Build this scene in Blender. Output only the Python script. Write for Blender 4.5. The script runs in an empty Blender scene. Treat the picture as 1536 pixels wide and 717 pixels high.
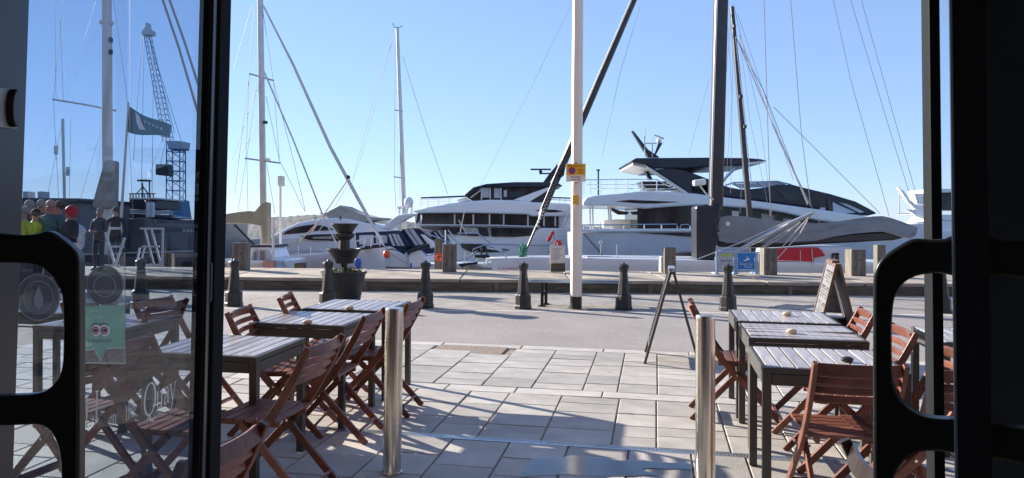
import bpy, bmesh, math, random
from mathutils import Vector, Matrix
random.seed(11)
SC = bpy.context.scene
COL = SC.collection
R = math.radians
V = Vector

# ------------------------------------------------------------------ camera
F, IW, IH, PY0 = 1109.0, 1536, 717, 302.5
PITCH, ROLL, CAMZ = R(2.12), 0.0095, 1.64
CAMR = Matrix.Rotation(math.pi/2 + PITCH, 3, 'X') @ Matrix.Rotation(ROLL, 3, 'Z')
CAMP = V((0, 0, CAMZ))
cd = bpy.data.cameras.new('camera')
cam = bpy.data.objects.new('camera', cd); COL.objects.link(cam)
cd.sensor_width = 36; cd.lens = 36*F/IW
cd.shift_y = -(IH/2 - PY0)/IW
cd.clip_start = 0.05; cd.clip_end = 6000
cam.matrix_world = Matrix.Translation(CAMP) @ CAMR.to_4x4()
SC.camera = cam

# ------------------------------------------------------------------ sky, sun
SUN_EL, SUN_XY = R(20), V((-0.83, 0.56))
SUN_XY.normalize()
sdir = V((SUN_XY.x*math.cos(SUN_EL), SUN_XY.y*math.cos(SUN_EL), math.sin(SUN_EL)))
world = bpy.data.worlds.new('World'); SC.world = world; world.use_nodes = True
nt = world.node_tree
bg = nt.nodes['Background']; sky = nt.nodes.new('ShaderNodeTexSky')
sky.sky_type = 'NISHITA'; sky.sun_disc = False
sky.sun_elevation = SUN_EL; sky.sun_rotation = math.atan2(-SUN_XY.x, SUN_XY.y) * -1
sky.air_density = 0.9; sky.dust_density = 0.0; sky.ozone_density = 6.0
wb_ = nt.nodes.new('ShaderNodeVectorMath'); wb_.operation = 'MULTIPLY'; wb_.inputs[1].default_value = (.90, .955, 1.15)   # the phone's tone curve and cool white balance
g_ = nt.nodes.new('ShaderNodeGamma'); g_.inputs[1].default_value = 0.52
nt.links.new(sky.outputs[0], g_.inputs[0]); nt.links.new(g_.outputs[0], wb_.inputs[0]); nt.links.new(wb_.outputs[0], bg.inputs[0]); bg.inputs[1].default_value = 0.115
sl = bpy.data.lights.new('sun', 'SUN'); sl.energy = 3.6; sl.angle = R(0.5); sl.color = (1.0, 0.90, 0.77)
sun = bpy.data.objects.new('sun', sl); COL.objects.link(sun)
sun.rotation_euler = sdir.to_track_quat('Z', 'Y').to_euler()
SC.view_settings.view_transform = 'Standard'; SC.view_settings.look = 'None'
SC.view_settings.exposure = 1.85; SC.view_settings.gamma = 1
SC.cycles.max_bounces = 10; SC.cycles.transparent_max_bounces = 24
SC.cycles.caustics_reflective = False; SC.cycles.caustics_refractive = False

# ------------------------------------------------------------------ placing
TH = R(11.0)                                        # the shop front and paving are turned against the quay
UU, VV = V((math.cos(TH), -math.sin(TH), 0)), V((math.sin(TH), math.cos(TH), 0))
SLOPE, V1 = 0.038, 8.28
Z1 = SLOPE*V1

def vof(x, y): return x*math.sin(TH) + y*math.cos(TH)
def zg(x, y): return SLOPE*min(vof(x, y), V1)
def ray(px, py): return CAMR @ V(((px-IW/2)/F, -(py-PY0)/F, -1))
def at(px, py, Y):
    d = ray(px, py); return CAMP + d*(Y/d.y)
def hit(px, py, P, N):
    d = ray(px, py); return CAMP + d*((P-CAMP).dot(N)/d.dot(N))
def gnd(px, py):
    d = ray(px, py)
    t = -CAMZ/(d.z - SLOPE*vof(d.x, d.y)); p = CAMP + d*t
    if vof(p.x, p.y) > V1 or t < 0:
        p = CAMP + d*((Z1-CAMZ)/d.z)
    return p
def proj(p):
    l = CAMR.transposed() @ (V(p)-CAMP)
    return (IW/2 + F*l.x/-l.z, PY0 - F*l.y/-l.z) if l.z < -0.01 else None
def crop(x0, y0, s, pts): return [(x0 + x/s, y0 + y/s) for x, y in pts]

# ------------------------------------------------------------------ materials
def mat(name, col, rough=0.5, metal=0.0, var=0.12, scale=6.0, bump=0.0, bscale=60.0, island=0.0, blot=0.0, spots=0, coat=0.0, stretch=None, spec=0.5):
    m = bpy.data.materials.new(name); m.use_nodes = True
    n = m.node_tree.nodes; L = m.node_tree.links; b = n['Principled BSDF']
    b.inputs['Roughness'].default_value = rough; b.inputs['Metallic'].default_value = metal
    b.inputs['Coat Weight'].default_value = coat; b.inputs['Specular IOR Level'].default_value = spec
    tc = n.new('ShaderNodeTexCoord'); mp = n.new('ShaderNodeMapping')
    L.new(tc.outputs['Object'], mp.inputs[0])
    if stretch: mp.inputs['Scale'].default_value = stretch
    nz = n.new('ShaderNodeTexNoise'); nz.inputs['Scale'].default_value = scale; nz.inputs['Detail'].default_value = 6
    L.new(mp.outputs[0], nz.inputs['Vector'])
    rp = n.new('ShaderNodeMapRange'); rp.inputs[1].default_value = .3; rp.inputs[2].default_value = .7
    rp.inputs[3].default_value = 1-var; rp.inputs[4].default_value = 1+var
    L.new(nz.outputs['Fac'], rp.inputs[0])
    fac = rp.outputs[0]
    if blot:
        n2 = n.new('ShaderNodeTexNoise'); n2.inputs['Scale'].default_value = .9; n2.inputs['Detail'].default_value = 8; n2.inputs['Roughness'].default_value = .65
        ge_ = n.new('ShaderNodeNewGeometry'); L.new(ge_.outputs['Position'], n2.inputs['Vector'])
        r3 = n.new('ShaderNodeMapRange'); r3.inputs[1].default_value = .35; r3.inputs[2].default_value = .68; r3.inputs[3].default_value = 1+blot*.4; r3.inputs[4].default_value = 1-blot
        L.new(n2.outputs['Fac'], r3.inputs[0]); m3 = n.new('ShaderNodeMath'); m3.operation = 'MULTIPLY'
        L.new(fac, m3.inputs[0]); L.new(r3.outputs[0], m3.inputs[1]); fac = m3.outputs[0]
    if island:
        g = n.new('ShaderNodeNewGeometry'); oi = n.new('ShaderNodeObjectInfo')
        ad = n.new('ShaderNodeMath'); ad.operation = 'ADD'; fr = n.new('ShaderNodeMath'); fr.operation = 'FRACT'
        L.new(g.outputs['Random Per Island'], ad.inputs[0]); L.new(oi.outputs['Random'], ad.inputs[1]); L.new(ad.outputs[0], fr.inputs[0])
        r2 = n.new('ShaderNodeMapRange'); r2.inputs[3].default_value = 1-island; r2.inputs[4].default_value = 1+island
        L.new(fr.outputs[0], r2.inputs[0])
        mu = n.new('ShaderNodeMath'); mu.operation = 'MULTIPLY'
        L.new(fac, mu.inputs[0]); L.new(r2.outputs[0], mu.inputs[1]); fac = mu.outputs[0]
    if spots:
        vo = n.new('ShaderNodeTexVoronoi'); vo.inputs['Scale'].default_value = spots; gp_ = n.new('ShaderNodeNewGeometry'); L.new(gp_.outputs['Position'], vo.inputs['Vector'])
        r4 = n.new('ShaderNodeMapRange'); r4.inputs[1].default_value = .07; r4.inputs[2].default_value = .11; r4.inputs[3].default_value = .72; r4.inputs[4].default_value = 1
        L.new(vo.outputs['Distance'], r4.inputs[0]); m4 = n.new('ShaderNodeMath'); m4.operation = 'MULTIPLY'
        L.new(fac, m4.inputs[0]); L.new(r4.outputs[0], m4.inputs[1]); fac = m4.outputs[0]
    mx = n.new('ShaderNodeVectorMath'); mx.operation = 'SCALE'
    mx.inputs[0].default_value = col; L.new(fac, mx.inputs['Scale'])
    L.new(mx.outputs[0], b.inputs['Base Color'])
    if bump:
        nb = n.new('ShaderNodeTexNoise'); nb.inputs['Scale'].default_value = bscale; nb.inputs['Detail'].default_value = 5
        L.new(mp.outputs[0], nb.inputs['Vector'])
        bp = n.new('ShaderNodeBump'); bp.inputs['Strength'].default_value = bump; bp.inputs['Distance'].default_value = 0.02
        L.new(nb.outputs['Fac'], bp.inputs['Height']); L.new(bp.outputs[0], b.inputs['Normal'])
    return m

def glass_mat(name, tint, refl=1.0, rough=0.0):
    m = bpy.data.materials.new(name); m.use_nodes = True
    n = m.node_tree.nodes; L = m.node_tree.links; n.remove(n['Principled BSDF'])
    t = n.new('ShaderNodeBsdfTransparent'); t.inputs[0].default_value = (*tint, 1)
    g = n.new('ShaderNodeBsdfGlossy'); g.inputs['Roughness'].default_value = rough
    fr = n.new('ShaderNodeFresnel'); ge = n.new('ShaderNodeNewGeometry'); io = n.new('ShaderNodeMapRange')   # both faces of a pane reflect alike
    io.inputs[3].default_value = 1.5; io.inputs[4].default_value = 1/1.5
    L.new(ge.outputs['Backfacing'], io.inputs[0]); L.new(io.outputs[0], fr.inputs['IOR'])
    mu = n.new('ShaderNodeMath'); mu.operation = 'MULTIPLY'; mu.inputs[1].default_value = refl; mu.use_clamp = True
    mx = n.new('ShaderNodeMixShader')
    L.new(fr.outputs[0], mu.inputs[0]); L.new(mu.outputs[0], mx.inputs[0])
    L.new(t.outputs[0], mx.inputs[1]); L.new(g.outputs[0], mx.inputs[2])
    L.new(mx.outputs[0], n['Material Output'].inputs[0])
    return m

def film_mat(name, col, alpha):
    m = mat(name, col, 0.4, 0, .05)
    m.node_tree.nodes['Principled BSDF'].inputs['Alpha'].default_value = alpha
    return m

M = {
 'slab': mat('paving_stone', (.44, .415, .38), .6, var=.14, scale=4.5, bump=.25, bscale=90, island=.16, blot=.24, spots=3.2),
 'slab_pale': mat('pale_paving_stone', (.50, .475, .44), .6, var=.10, bump=.2, bscale=90, island=.06),
 'joint': mat('joint_sand', (.29, .25, .20), .9, var=.35, scale=12),
 'asphalt': mat('asphalt', (.30, .278, .27), .85, var=.16, scale=26, bump=.5, bscale=220, blot=.16),
 'prom': mat('promenade_asphalt', (.31, .285, .26), .85, var=.2, scale=5, bump=.4, bscale=120, blot=.25),
 'kerb': mat('kerb_stone', (.46, .44, .41), .8, var=.12, island=.08),
 'brown_cover': mat('rusted_cover', (.24, .19, .15), .8, var=.25, scale=20, bump=.4),
 'line': mat('faded_line_paint', (.50, .42, .32), .8, var=.25, scale=20),
 'concrete': mat('weathered_concrete', (.36, .31, .255), .85, var=.28, scale=2.5, bump=.4, bscale=30, blot=.3, island=.08),
 'timber': mat('weathered_timber', (.115, .10, .07), .85, var=.40, scale=6, bump=.6, bscale=30, stretch=(.4, 1, 2.5)),
 'pile': mat('grey_pile_timber', (.165, .15, .125), .85, var=.4, scale=7, bump=.6, bscale=24, stretch=(3, 3, .35)),
 'iron': mat('black_cast_iron', (.022, .024, .026), .42, var=.3, scale=9, bump=.15, bscale=40),
 'steel': mat('brushed_steel', (.62, .58, .52), .24, 1.0, var=.06, scale=30, stretch=(1, 1, .04)),
 'drain': mat('drain_grate', (.50, .52, .55), .35, .8, var=.15),
 'white': mat('white_gelcoat', (.78, .78, .80), .22, var=.03, scale=1.5, coat=.3),
 'hullgrey': mat('pale_grey_gelcoat', (.60, .60, .64), .25, var=.05, scale=.8, coat=.3),
 'offwhite': mat('off_white_paint', (.70, .68, .64), .4, var=.06, scale=4),
 'post': mat('cream_post_paint', (.80, .74, .66), .45, var=.04, scale=3),
 'navy': mat('navy_canvas', (.012, .018, .055), .75, var=.25, scale=5, bump=.2, bscale=30),
 'black': mat('black_paint', (.010, .011, .014), .32, var=.2, scale=5),
 'darkgrey': mat('charcoal_gelcoat', (.032, .035, .047), .3, var=.15, scale=3, spec=.25),
 'mastdark': mat('carbon_mast', (.032, .030, .032), .38, var=.2, scale=3),
 'alu': mat('mast_aluminium', (.55, .53, .50), .38, .6, var=.08, scale=3),
 'wire': mat('rigging_wire', (.25, .25, .27), .6, 0, var=.1),
 'rope': mat('tan_rope', (.42, .34, .27), .8, var=.2, scale=40),
 'chrome': mat('polished_rail', (.72, .72, .74), .2, .9, var=.04),
 'tint': mat('dark_tinted_glass', (.030, .032, .038), .10, var=.8, scale=.8, spec=.22, stretch=(1.6, .3, .7)),  # uneven tone paints reflections and glimpsed interiors into the panes
 'pale_glass': mat('pale_window', (.42, .47, .55), .15, var=.12, scale=1.5),
 'beige': mat('beige_canvas', (.34, .29, .19), .85, var=.14, scale=3, bump=.5, bscale=6),
 'greycan': mat('grey_sailcloth', (.25, .245, .25), .8, var=.10, scale=2.2, bump=.7, bscale=4),
 'tent': mat('taupe_canvas', (.40, .36, .32), .85, var=.15, scale=3, bump=.5, bscale=5),
 'red': mat('red_canvas', (.58, .02, .035), .6, var=.1, scale=4, bump=.2, bscale=9),
 'orange': mat('orange_buoy', (.85, .10, .02), .4),
 'blue': mat('blue_plastic', (.02, .10, .42), .45),
 'green_rope': mat('green_rope', (.07, .30, .20), .8, var=.5, scale=30),
 'signblue': mat('blue_sign_face', (.01, .22, .60), .45, var=.1),
 'signframe': mat('pale_blue_sign_frame', (.30, .42, .56), .45),
 'lime': mat('lime_print', (.40, .52, .12), .5),
 'yellow': mat('yellow_sign_plate', (.80, .42, .02), .5, var=.06),
 'red_print': mat('red_print', (.62, .02, .03), .5), 'blue_print': mat('blue_print', (.03, .07, .38), .5),
 'ink': mat('black_print', (.02, .02, .02), .6), 'white_print': mat('white_print', (.8, .8, .8), .6),
 'wood': mat('red_hardwood', (.172, .068, .047), .40, var=.35, scale=9, bump=.15, bscale=50, stretch=(1, 1, 1), island=.22, spec=.4),
 'wood_dark': mat('dark_glossy_hardwood', (.022, .013, .011), .25, var=.3, scale=9),
 'frame': mat('anthracite_table_frame', (.055, .053, .05), .5, var=.12, scale=6),
 'slat': mat('weathered_table_slat', (.36, .33, .32), .26, var=.28, scale=7, stretch=(6, .6, 1), bump=.12, bscale=30, island=.25),
 'pebble': mat('cream_pebble', (.60, .50, .38), .7, var=.12, scale=20),
 'pebble_dark': mat('dark_pebble', (.03, .03, .03), .5),
 'door': mat('black_door_paint', (.022, .025, .036), .30, var=.12, scale=3),
 'jamb': mat('matt_black_jamb', (.009, .011, .014), .65, var=.15, spec=.10),
 'navy_panel': mat('navy_wall_paint', (.05, .065, .115), .5, var=.1),
 'handle': mat('satin_black_handle', (.024, .022, .022), .3, var=.15, scale=8),
 'brick': mat('brown_brick', (.24, .15, .11), .85, var=.2, scale=9, bump=.3),
 'room': mat('room_wall', (.50, .47, .43), .8), 'roomfloor': mat('room_floor', (.30, .26, .21), .6),
 'plate': mat('lock_plate_steel', (.60, .60, .60), .4, 0),
 'paper': mat('menu_sheet', (.15, .155, .165), .6, var=.12, scale=14),
 'chalk': mat('chalkboard', (.10, .105, .11), .8, var=.35, scale=14),
 'sign_wood': mat('sign_wood', (.12, .075, .055), .6, var=.3, scale=10),
 'water': mat('harbour_water', (.02, .05, .07), .08, bump=.6, bscale=.9),
 'hill': mat('wooded_hill', (.040, .055, .068), .95, var=.35, scale=.35, bump=.6, bscale=1.2),
 'planter': mat('planter_plastic', (.024, .026, .029), .5, var=.15),
 'plant': mat('planter_leaf', (.06, .10, .035), .7, var=.4),
 'crane': mat('blue_crane_paint', (.10, .24, .40), .5, var=.2),
 'flag': mat('teal_flag', (.01, .15, .22), .75, var=.2),
 'cladding': mat('grey_cladding', (.19, .185, .19), .6, var=.12, scale=2),
 'skin': mat('skin', (.50, .27, .19), .6), 'trouser': mat('dark_trousers', (.03, .035, .06), .8),
 'hivis': mat('yellow_hi_vis', (.55, .62, .02), .6), 'grey_coat': mat('grey_coat', (.10, .10, .11), .8),
 'teal_coat': mat('teal_coat', (.05, .16, .17), .8), 'dark_coat': mat('dark_coat', (.03, .03, .035), .8),
 'hair_grey': mat('grey_hair', (.30, .28, .26), .8), 'hair_brown': mat('brown_hair', (.07, .045, .03), .8),
 'plastic': mat('white_plastic', (.75, .75, .75), .35, bump=.8, bscale=8),
 'rubber': mat('rubber', (.015, .015, .015), .8),
 'glass': glass_mat('window_glass', (.975, .98, .98), .8),
 'doorglass': glass_mat('door_glass', (.70, .765, .84), .40),
 'sticker': film_mat('navy_sticker', (.02, .03, .05), .72), 'ring': film_mat('sticker_ring', (.30, .35, .42), .6),
 'teal_film': film_mat('green_sticker', (.26, .52, .42), .55), 'pale_film': film_mat('pale_film', (.70, .75, .72), .10),
 'etch': film_mat('white_vinyl', (.82, .82, .82), .92),
}
def puddle_mat():
    m = bpy.data.materials.new('wet_film'); m.use_nodes = True
    n = m.node_tree.nodes; L = m.node_tree.links; n.remove(n['Principled BSDF'])
    t = n.new('ShaderNodeBsdfTransparent'); t.inputs[0].default_value = (.55, .55, .56, 1)
    g = n.new('ShaderNodeBsdfGlossy'); g.inputs['Roughness'].default_value = .14
    fr = n.new('ShaderNodeFresnel'); fr.inputs['IOR'].default_value = 1.33
    mx = n.new('ShaderNodeMixShader'); mu = n.new('ShaderNodeMath'); mu.operation = 'MULTIPLY'; mu.inputs[1].default_value = 2.2; mu.use_clamp = True
    L.new(fr.outputs[0], mu.inputs[0]); L.new(mu.outputs[0], mx.inputs[0]); L.new(t.outputs[0], mx.inputs[1]); L.new(g.outputs[0], mx.inputs[2])
    L.new(mx.outputs[0], n['Material Output'].inputs[0]); return m
M['wet'] = puddle_mat()

# ------------------------------------------------------------------ mesh building
ORG = {}
def tag(o, label=None, cat=None, group=None, kind=None):
    if label: o['label'] = label
    if cat: o['category'] = cat
    if group: o['group'] = group
    if kind: o['kind'] = kind
    return o
def thing(name, label, cat, loc=(0, 0, 0), group=None):
    o = bpy.data.objects.new(name, None); COL.objects.link(o); o.location = loc
    o.empty_display_size = .2
    ORG[o.name] = V(loc)
    return tag(o, label, cat, group)

class MB:
    def __init__(s): s.bm = bmesh.new()
    def box(s, c, size, rot=None):
        m = Matrix.Translation(V(c)) @ (rot.to_4x4() if rot else Matrix.Identity(4)) @ Matrix.Diagonal((*size, 1))
        bmesh.ops.create_cube(s.bm, size=1, matrix=m); return s
    def bar(s, p0, p1, w, h, up=(0, 0, 1)):
        p0, p1 = V(p0), V(p1); d = p1-p0; z = d.normalized(); u = V(up)
        if abs(z.dot(u)) > .98: u = V((0, 1, 0)) if abs(z.y) < .9 else V((1, 0, 0))
        x = u.cross(z).normalized(); y = z.cross(x)
        r = Matrix((x, y, z)).transposed()
        return s.box((p0+p1)/2, (w, h, d.length), r)
    def ribbon(s, pts, w, h, side):                 # rectangular section swept along pts, width w along side
        side = V(side).normalized(); rings = []
        for i, p in enumerate(pts):
            a = V(pts[max(i-1, 0)]); b = V(pts[min(i+1, len(pts)-1)]); t = (b-a).normalized(); n = side.cross(t).normalized()
            hh = h[i] if isinstance(h, (list, tuple)) else h
            rings.append([s.bm.verts.new(V(p)+side*(sx*w/2)+n*(sy*hh/2)) for sx, sy in ((-1, -1), (1, -1), (1, 1), (-1, 1))])
        for a, b in zip(rings, rings[1:]):
            for k in range(4): s.bm.faces.new((a[k], a[(k+1) % 4], b[(k+1) % 4], b[k]))
        s.bm.faces.new(rings[0][::-1]); s.bm.faces.new(rings[-1]); return s
    def tube(s, pts, r, seg=6):
        pts = [V(p) for p in pts]; rings = []
        for i, p in enumerate(pts):
            t = (pts[min(i+1, len(pts)-1)]-pts[max(i-1, 0)]).normalized()
            u = V((0, 0, 1)) if abs(t.z) < .9 else V((1, 0, 0))
            x = t.cross(u).normalized(); y = t.cross(x)
            rr = r[i] if isinstance(r, (list, tuple)) else r
            rings.append([s.bm.verts.new(p + (x*math.cos(a)+y*math.sin(a))*rr) for a in [2*math.pi*k/seg for k in range(seg)]])
        for a, b in zip(rings, rings[1:]):
            for k in range(seg): s.bm.faces.new((a[k], a[(k+1) % seg], b[(k+1) % seg], b[k]))
        s.bm.faces.new(rings[0][::-1]); s.bm.faces.new(rings[-1]); return s
    def prism(s, pts, depth):
        d = V(depth); a = [s.bm.verts.new(V(p)) for p in pts]; b = [s.bm.verts.new(V(p)+d) for p in pts]
        f = s.bm.faces.new(a); g = s.bm.faces.new(b[::-1])
        n = len(a)
        for i in range(n): s.bm.faces.new((a[i], b[i], b[(i+1) % n], a[(i+1) % n]))
        return s
    def px(s, pts, Y, t):                           # outline at distance Y, built back to real thickness t
        return s.prism([at(x, y, Y) for x, y in pts], (0, t, 0))
    def pxtube(s, pts, Y, r, seg=5): return s.tube([at(x, y, Y) for x, y in pts], r, seg)
    def lathe(s, prof, c, seg=20, ax=None):
        c = V(c); rings = []
        for r, z in prof:
            rings.append([s.bm.verts.new(c+V((r*math.cos(2*math.pi*k/seg), r*math.sin(2*math.pi*k/seg), z))) for k in range(seg)])
        for a, b in zip(rings, rings[1:]):
            for k in range(seg): s.bm.faces.new((a[k], a[(k+1) % seg], b[(k+1) % seg], b[k]))
        s.bm.faces.new(rings[0][::-1]); s.bm.faces.new(rings[-1]); return s
    def ball(s, c, r, sc=(1, 1, 1), seg=12):
        bmesh.ops.create_uvsphere(s.bm, u_segments=seg, v_segments=seg//2+2, radius=r, matrix=Matrix.Translation(V(c)) @ Matrix.Diagonal((*sc, 1))); return s
    def face(s, pts):
        s.bm.faces.new([s.bm.verts.new(V(p)) for p in pts]); return s
    def build(s, name, m, parent=None, bevel=0, smooth=False, kind=None, bseg=2, label=None):
        bmesh.ops.recalc_face_normals(s.bm, faces=s.bm.faces[:])
        off = ORG.get(parent.name, V((0, 0, 0))) if parent else V((0, 0, 0))
        if off.length > 0: bmesh.ops.translate(s.bm, verts=s.bm.verts[:], vec=-off)
        me = bpy.data.meshes.new(name); s.bm.to_mesh(me); s.bm.free()
        if smooth:
            for p in me.polygons: p.use_smooth = True
            me.set_sharp_from_angle(angle=R(38))
        me.materials.append(M[m] if isinstance(m, str) else m)
        o = bpy.data.objects.new(name, me); COL.objects.link(o)
        if parent: o.parent = parent
        ORG[o.name] = off
        if bevel:
            b = o.modifiers.new('bevel', 'BEVEL'); b.width = bevel; b.segments = bseg; b.limit_method = 'ANGLE'; b.angle_limit = R(40)
        if kind: o['kind'] = kind
        if label: o['label'] = label
        return o

def hull(stn, ybot, Yc, beam, m, name, parent, taper=None, lean=.2, bevel=.04):
    """stn: (px, py of the deck edge, share of the beam) along the near side; the sides meet where the share is 0."""
    b = MB(); rows = []
    for px_, py_, sh in stn:
        hb = max(beam/2*sh, .04); n = at(px_, py_, Yc-hb); lo = at(px_, ybot, Yc-hb)
        hl = hb*(1-lean)
        rows.append([b.bm.verts.new(v) for v in (V((n.x, Yc-hl, lo.z)), V((n.x, Yc-hb*.99, lo.z*.35+n.z*.65)), n, V((n.x, Yc+hb, n.z)), V((n.x, Yc+hb*.99, lo.z*.35+n.z*.65)), V((n.x, Yc+hl, lo.z)))])
    for a, c in zip(rows, rows[1:]):
        for k in range(6): b.bm.faces.new((a[k], a[(k+1) % 6], c[(k+1) % 6], c[k]))
    b.bm.faces.new(rows[0]); b.bm.faces.new(rows[-1][::-1])
    return b.build(name, m, parent, bevel, True)

def text(name, s, size, mw, m, parent=None, align='CENTER', sx=1.0, extrude=.0006):
    c = bpy.data.curves.new(name, 'FONT'); c.body = s; c.size = size; c.align_x = align; c.align_y = 'CENTER'; c.extrude = extrude
    c.materials.append(M[m]); fo = bpy.data.objects.new('t', c); COL.objects.link(fo)
    me = bpy.data.meshes.new_from_object(fo.evaluated_get(bpy.context.evaluated_depsgraph_get())); bpy.data.objects.remove(fo)
    o = bpy.data.objects.new(name, me); COL.objects.link(o)
    mw = mw @ Matrix.Diagonal((sx, 1, 1, 1))
    if parent:
        o.parent = parent; mw = Matrix.Translation(-ORG.get(parent.name, V((0, 0, 0)))) @ mw
    o.matrix_basis = mw; return o
def facing(p, xdir=V((1, 0, 0)), zdir=V((0, 0, 1))):
    x = V(xdir).normalized(); y = V(zdir).normalized(); z = x.cross(y)
    m = Matrix((x, y, z)).transposed().to_4x4(); m.translation = V(p); return m

def copy_tree(o, parent=None):
    c = o.copy(); COL.objects.link(c)
    if parent: c.parent = parent
    for ch in list(o.children): copy_tree(ch, c)
    return c
def court_rot(heading): return (Matrix.Rotation(-TH, 3, 'Z') @ Matrix.Rotation(math.atan(SLOPE), 3, 'X') @ Matrix.Rotation(heading, 3, 'Z')).to_euler()

# ================================================================== SETTING
def sheet(name, m, pts, kind='structure', drop=0.0):
    return MB().face([V((x, y, z-drop)) for x, y, z in pts]).build(name, m, None, kind=kind)
def uv(u, v, dz=0.0):
    p = UU*u + VV*v; return V((p.x, p.y, SLOPE*min(v, V1)+dz))
WATER_Z = -1.25
b = MB(); b.face([(-2500, 18.6, WATER_Z), (2500, 18.6, WATER_Z), (2500, 4000, WATER_Z), (-2500, 4000, WATER_Z)]); b.build('water', 'water', kind='structure')
# quay ground body: one sheet of road and promenade
YK, YQ = 15.6, 17.1
xr = 60
road = MB().face([uv(-17, V1+.06), uv(40, V1+.06), (70, 11.9, Z1), (-18, 11.9, Z1)]).build('road', 'asphalt', kind='structure')
prom = MB().face([(-70, 11.9, Z1), (70, 11.9, Z1), (70, YK, Z1), (-70, YK, Z1)]).build('promenade', 'prom', kind='structure')
b = MB()
x = -14
while x < 16:
    w = random.uniform(.85, .98); b.box((x+w/2, 11.98, Z1-.02), (w-.012, .15, .05)); x += w
b.build('kerb_stones', 'kerb', prom, .006, kind='stuff')
MB().box((0, 15.32, Z1+.002), (70, .10, .004)).build('line_marking', 'line', prom)
# quay coping: sloped concrete blocks over a timber face
quay = MB().prism([(-70, 15.72, -2.5), (-70, 15.72, Z1+.235), (-70, YQ, Z1+.27), (-70, 18.5, Z1+.27), (-70, 18.5, -2.5)], (140, 0, 0)).build('quay_edge', 'concrete', kind='structure')
x = -15.0
while x < 15:
    w = random.uniform(1.9, 2.5)
    MB().prism([(x, 15.60, Z1+.19), (x, 15.60, Z1+.262), (x, YQ, Z1+.303), (x, 18.45, Z1+.303), (x, 18.45, Z1+.19)], (w-.03, 0, 0)).build('coping_block', 'concrete', quay, .012)
    x += w
x = -15.0
while x < 15:
    w = random.uniform(2.6, 3.3)
    MB().box((x+w/2, 15.66, Z1+.090), (w-.02, .10, .19)).build('timber_beam', 'timber', quay, .012)
    MB().box((x+.01, 15.60, Z1+.09), (.09, .05, .18)).build('beam_strap', 'pile', quay, .004)
    x += w

# pavement
pav = MB().face([uv(-14, 1.2, -.012), uv(14, 1.2, -.012), uv(14, V1-.0, -.012), uv(-14, V1, -.012)]).build('pavement', 'joint', kind='structure')
VD0, VD1, VB0, VB1 = 4.995, 5.07, 6.27, 6.47
cells = []
def columns(v0, v1, seed):
    rnd = random.Random(seed); u = -7.0
    while u < 8.0:
        w = rnd.choice((.30, .34, .40, .45, .48)); v = v0
        while v < v1-.02:
            l = rnd.choice((.20, .26, .31, .36, .43))
            if v+l > v1-.2: l = v1-v
            cells.append((u, v, w, l, 'slab')); v += l
        u += w
columns(1.95, VD0, 3); columns(VD1, VB0, 4); columns(VB1, V1-.13, 5)
u = -7.0
rr = random.Random(9)
while u < 8:
    w = rr.choice((.62, .75, .85)); cells.append((u, VB0, w, VB1-VB0, 'slab_pale')); u += w
u = -7.0
while u < 8:
    w = .92; cells.append((u, V1-.13, w, .19, 'kerb')); u += w
HOLE = gnd(704, 524); hu, hv = HOLE.dot(UU), vof(HOLE.x, HOLE.y)
cells = [c for c in cells if not (c[4] == 'slab' and abs(c[0]+c[2]/2-hu) < .38 and abs(c[1]+c[3]/2-hv) < .25)]
def seen(c):
    p = proj(uv(c[0]+c[2]/2, c[1]+c[3]/2))
    if not p or p[1] > 735 or p[0] < 330 or p[0] > 1420: return -1
    return c[2]*c[3]/(c[1]**2)
cells.sort(key=seen, reverse=True)
smesh = {}
def slab_mesh(w, l, m):
    k = (round(w, 3), round(l, 3), m)
    if k not in smesh:
        bm = bmesh.new(); g = .0062; ge = .0042; ch = .004
        lo = [bm.verts.new((sx*(w/2-g), sy*(l/2-ge), -.05)) for sx, sy in ((-1, -1), (1, -1), (1, 1), (-1, 1))]
        mid = [bm.verts.new((sx*(w/2-g), sy*(l/2-ge), -ch)) for sx, sy in ((-1, -1), (1, -1), (1, 1), (-1, 1))]
        top = [bm.verts.new((sx*(w/2-g-ch), sy*(l/2-ge-ch), 0)) for sx, sy in ((-1, -1), (1, -1), (1, 1), (-1, 1))]
        for A, B in ((lo, mid), (mid, top)):
            for i in range(4): bm.faces.new((A[i], A[(i+1) % 4], B[(i+1) % 4], B[i]))
        bm.faces.new(top); me = bpy.data.meshes.new('paving_slab'); bm.to_mesh(me); bm.free(); me.materials.append(M[m]); smesh[k] = me
    return smesh[k]
SR = court_rot(0)
rest = bmesh.new()
for i, (u, v, w, l, m) in enumerate(cells):
    me = slab_mesh(w, l, m); p = uv(u+w/2, v+l/2, random.uniform(-.0015, .0015))
    mw = Matrix.Translation(p) @ SR.to_matrix().to_4x4() @ Matrix.Rotation(random.uniform(-.006, .006), 4, 'X') @ Matrix.Rotation(random.uniform(-.006, .006), 4, 'Y')
    if i < 285 and seen((u, v, w, l, m)) > 0:
        o = bpy.data.objects.new({'kerb': 'kerb_stone', 'slab': 'paving_slab', 'slab_pale': 'band_stone'}[m], me); COL.objects.link(o); o.parent = pav; o.matrix_basis = mw
    else:
        t = bmesh.new(); t.from_mesh(me); bmesh.ops.transform(t, matrix=mw, verts=t.verts[:])
        tm = bpy.data.meshes.new('t'); t.to_mesh(tm); t.free(); rest.from_mesh(tm); bpy.data.meshes.remove(tm)
me = bpy.data.meshes.new('outer_slabs'); rest.to_mesh(me); rest.free(); me.materials.append(M['slab'])
o = bpy.data.objects.new('outer_slabs', me); COL.objects.link(o); o.parent = pav; o['kind'] = 'stuff'
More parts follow.
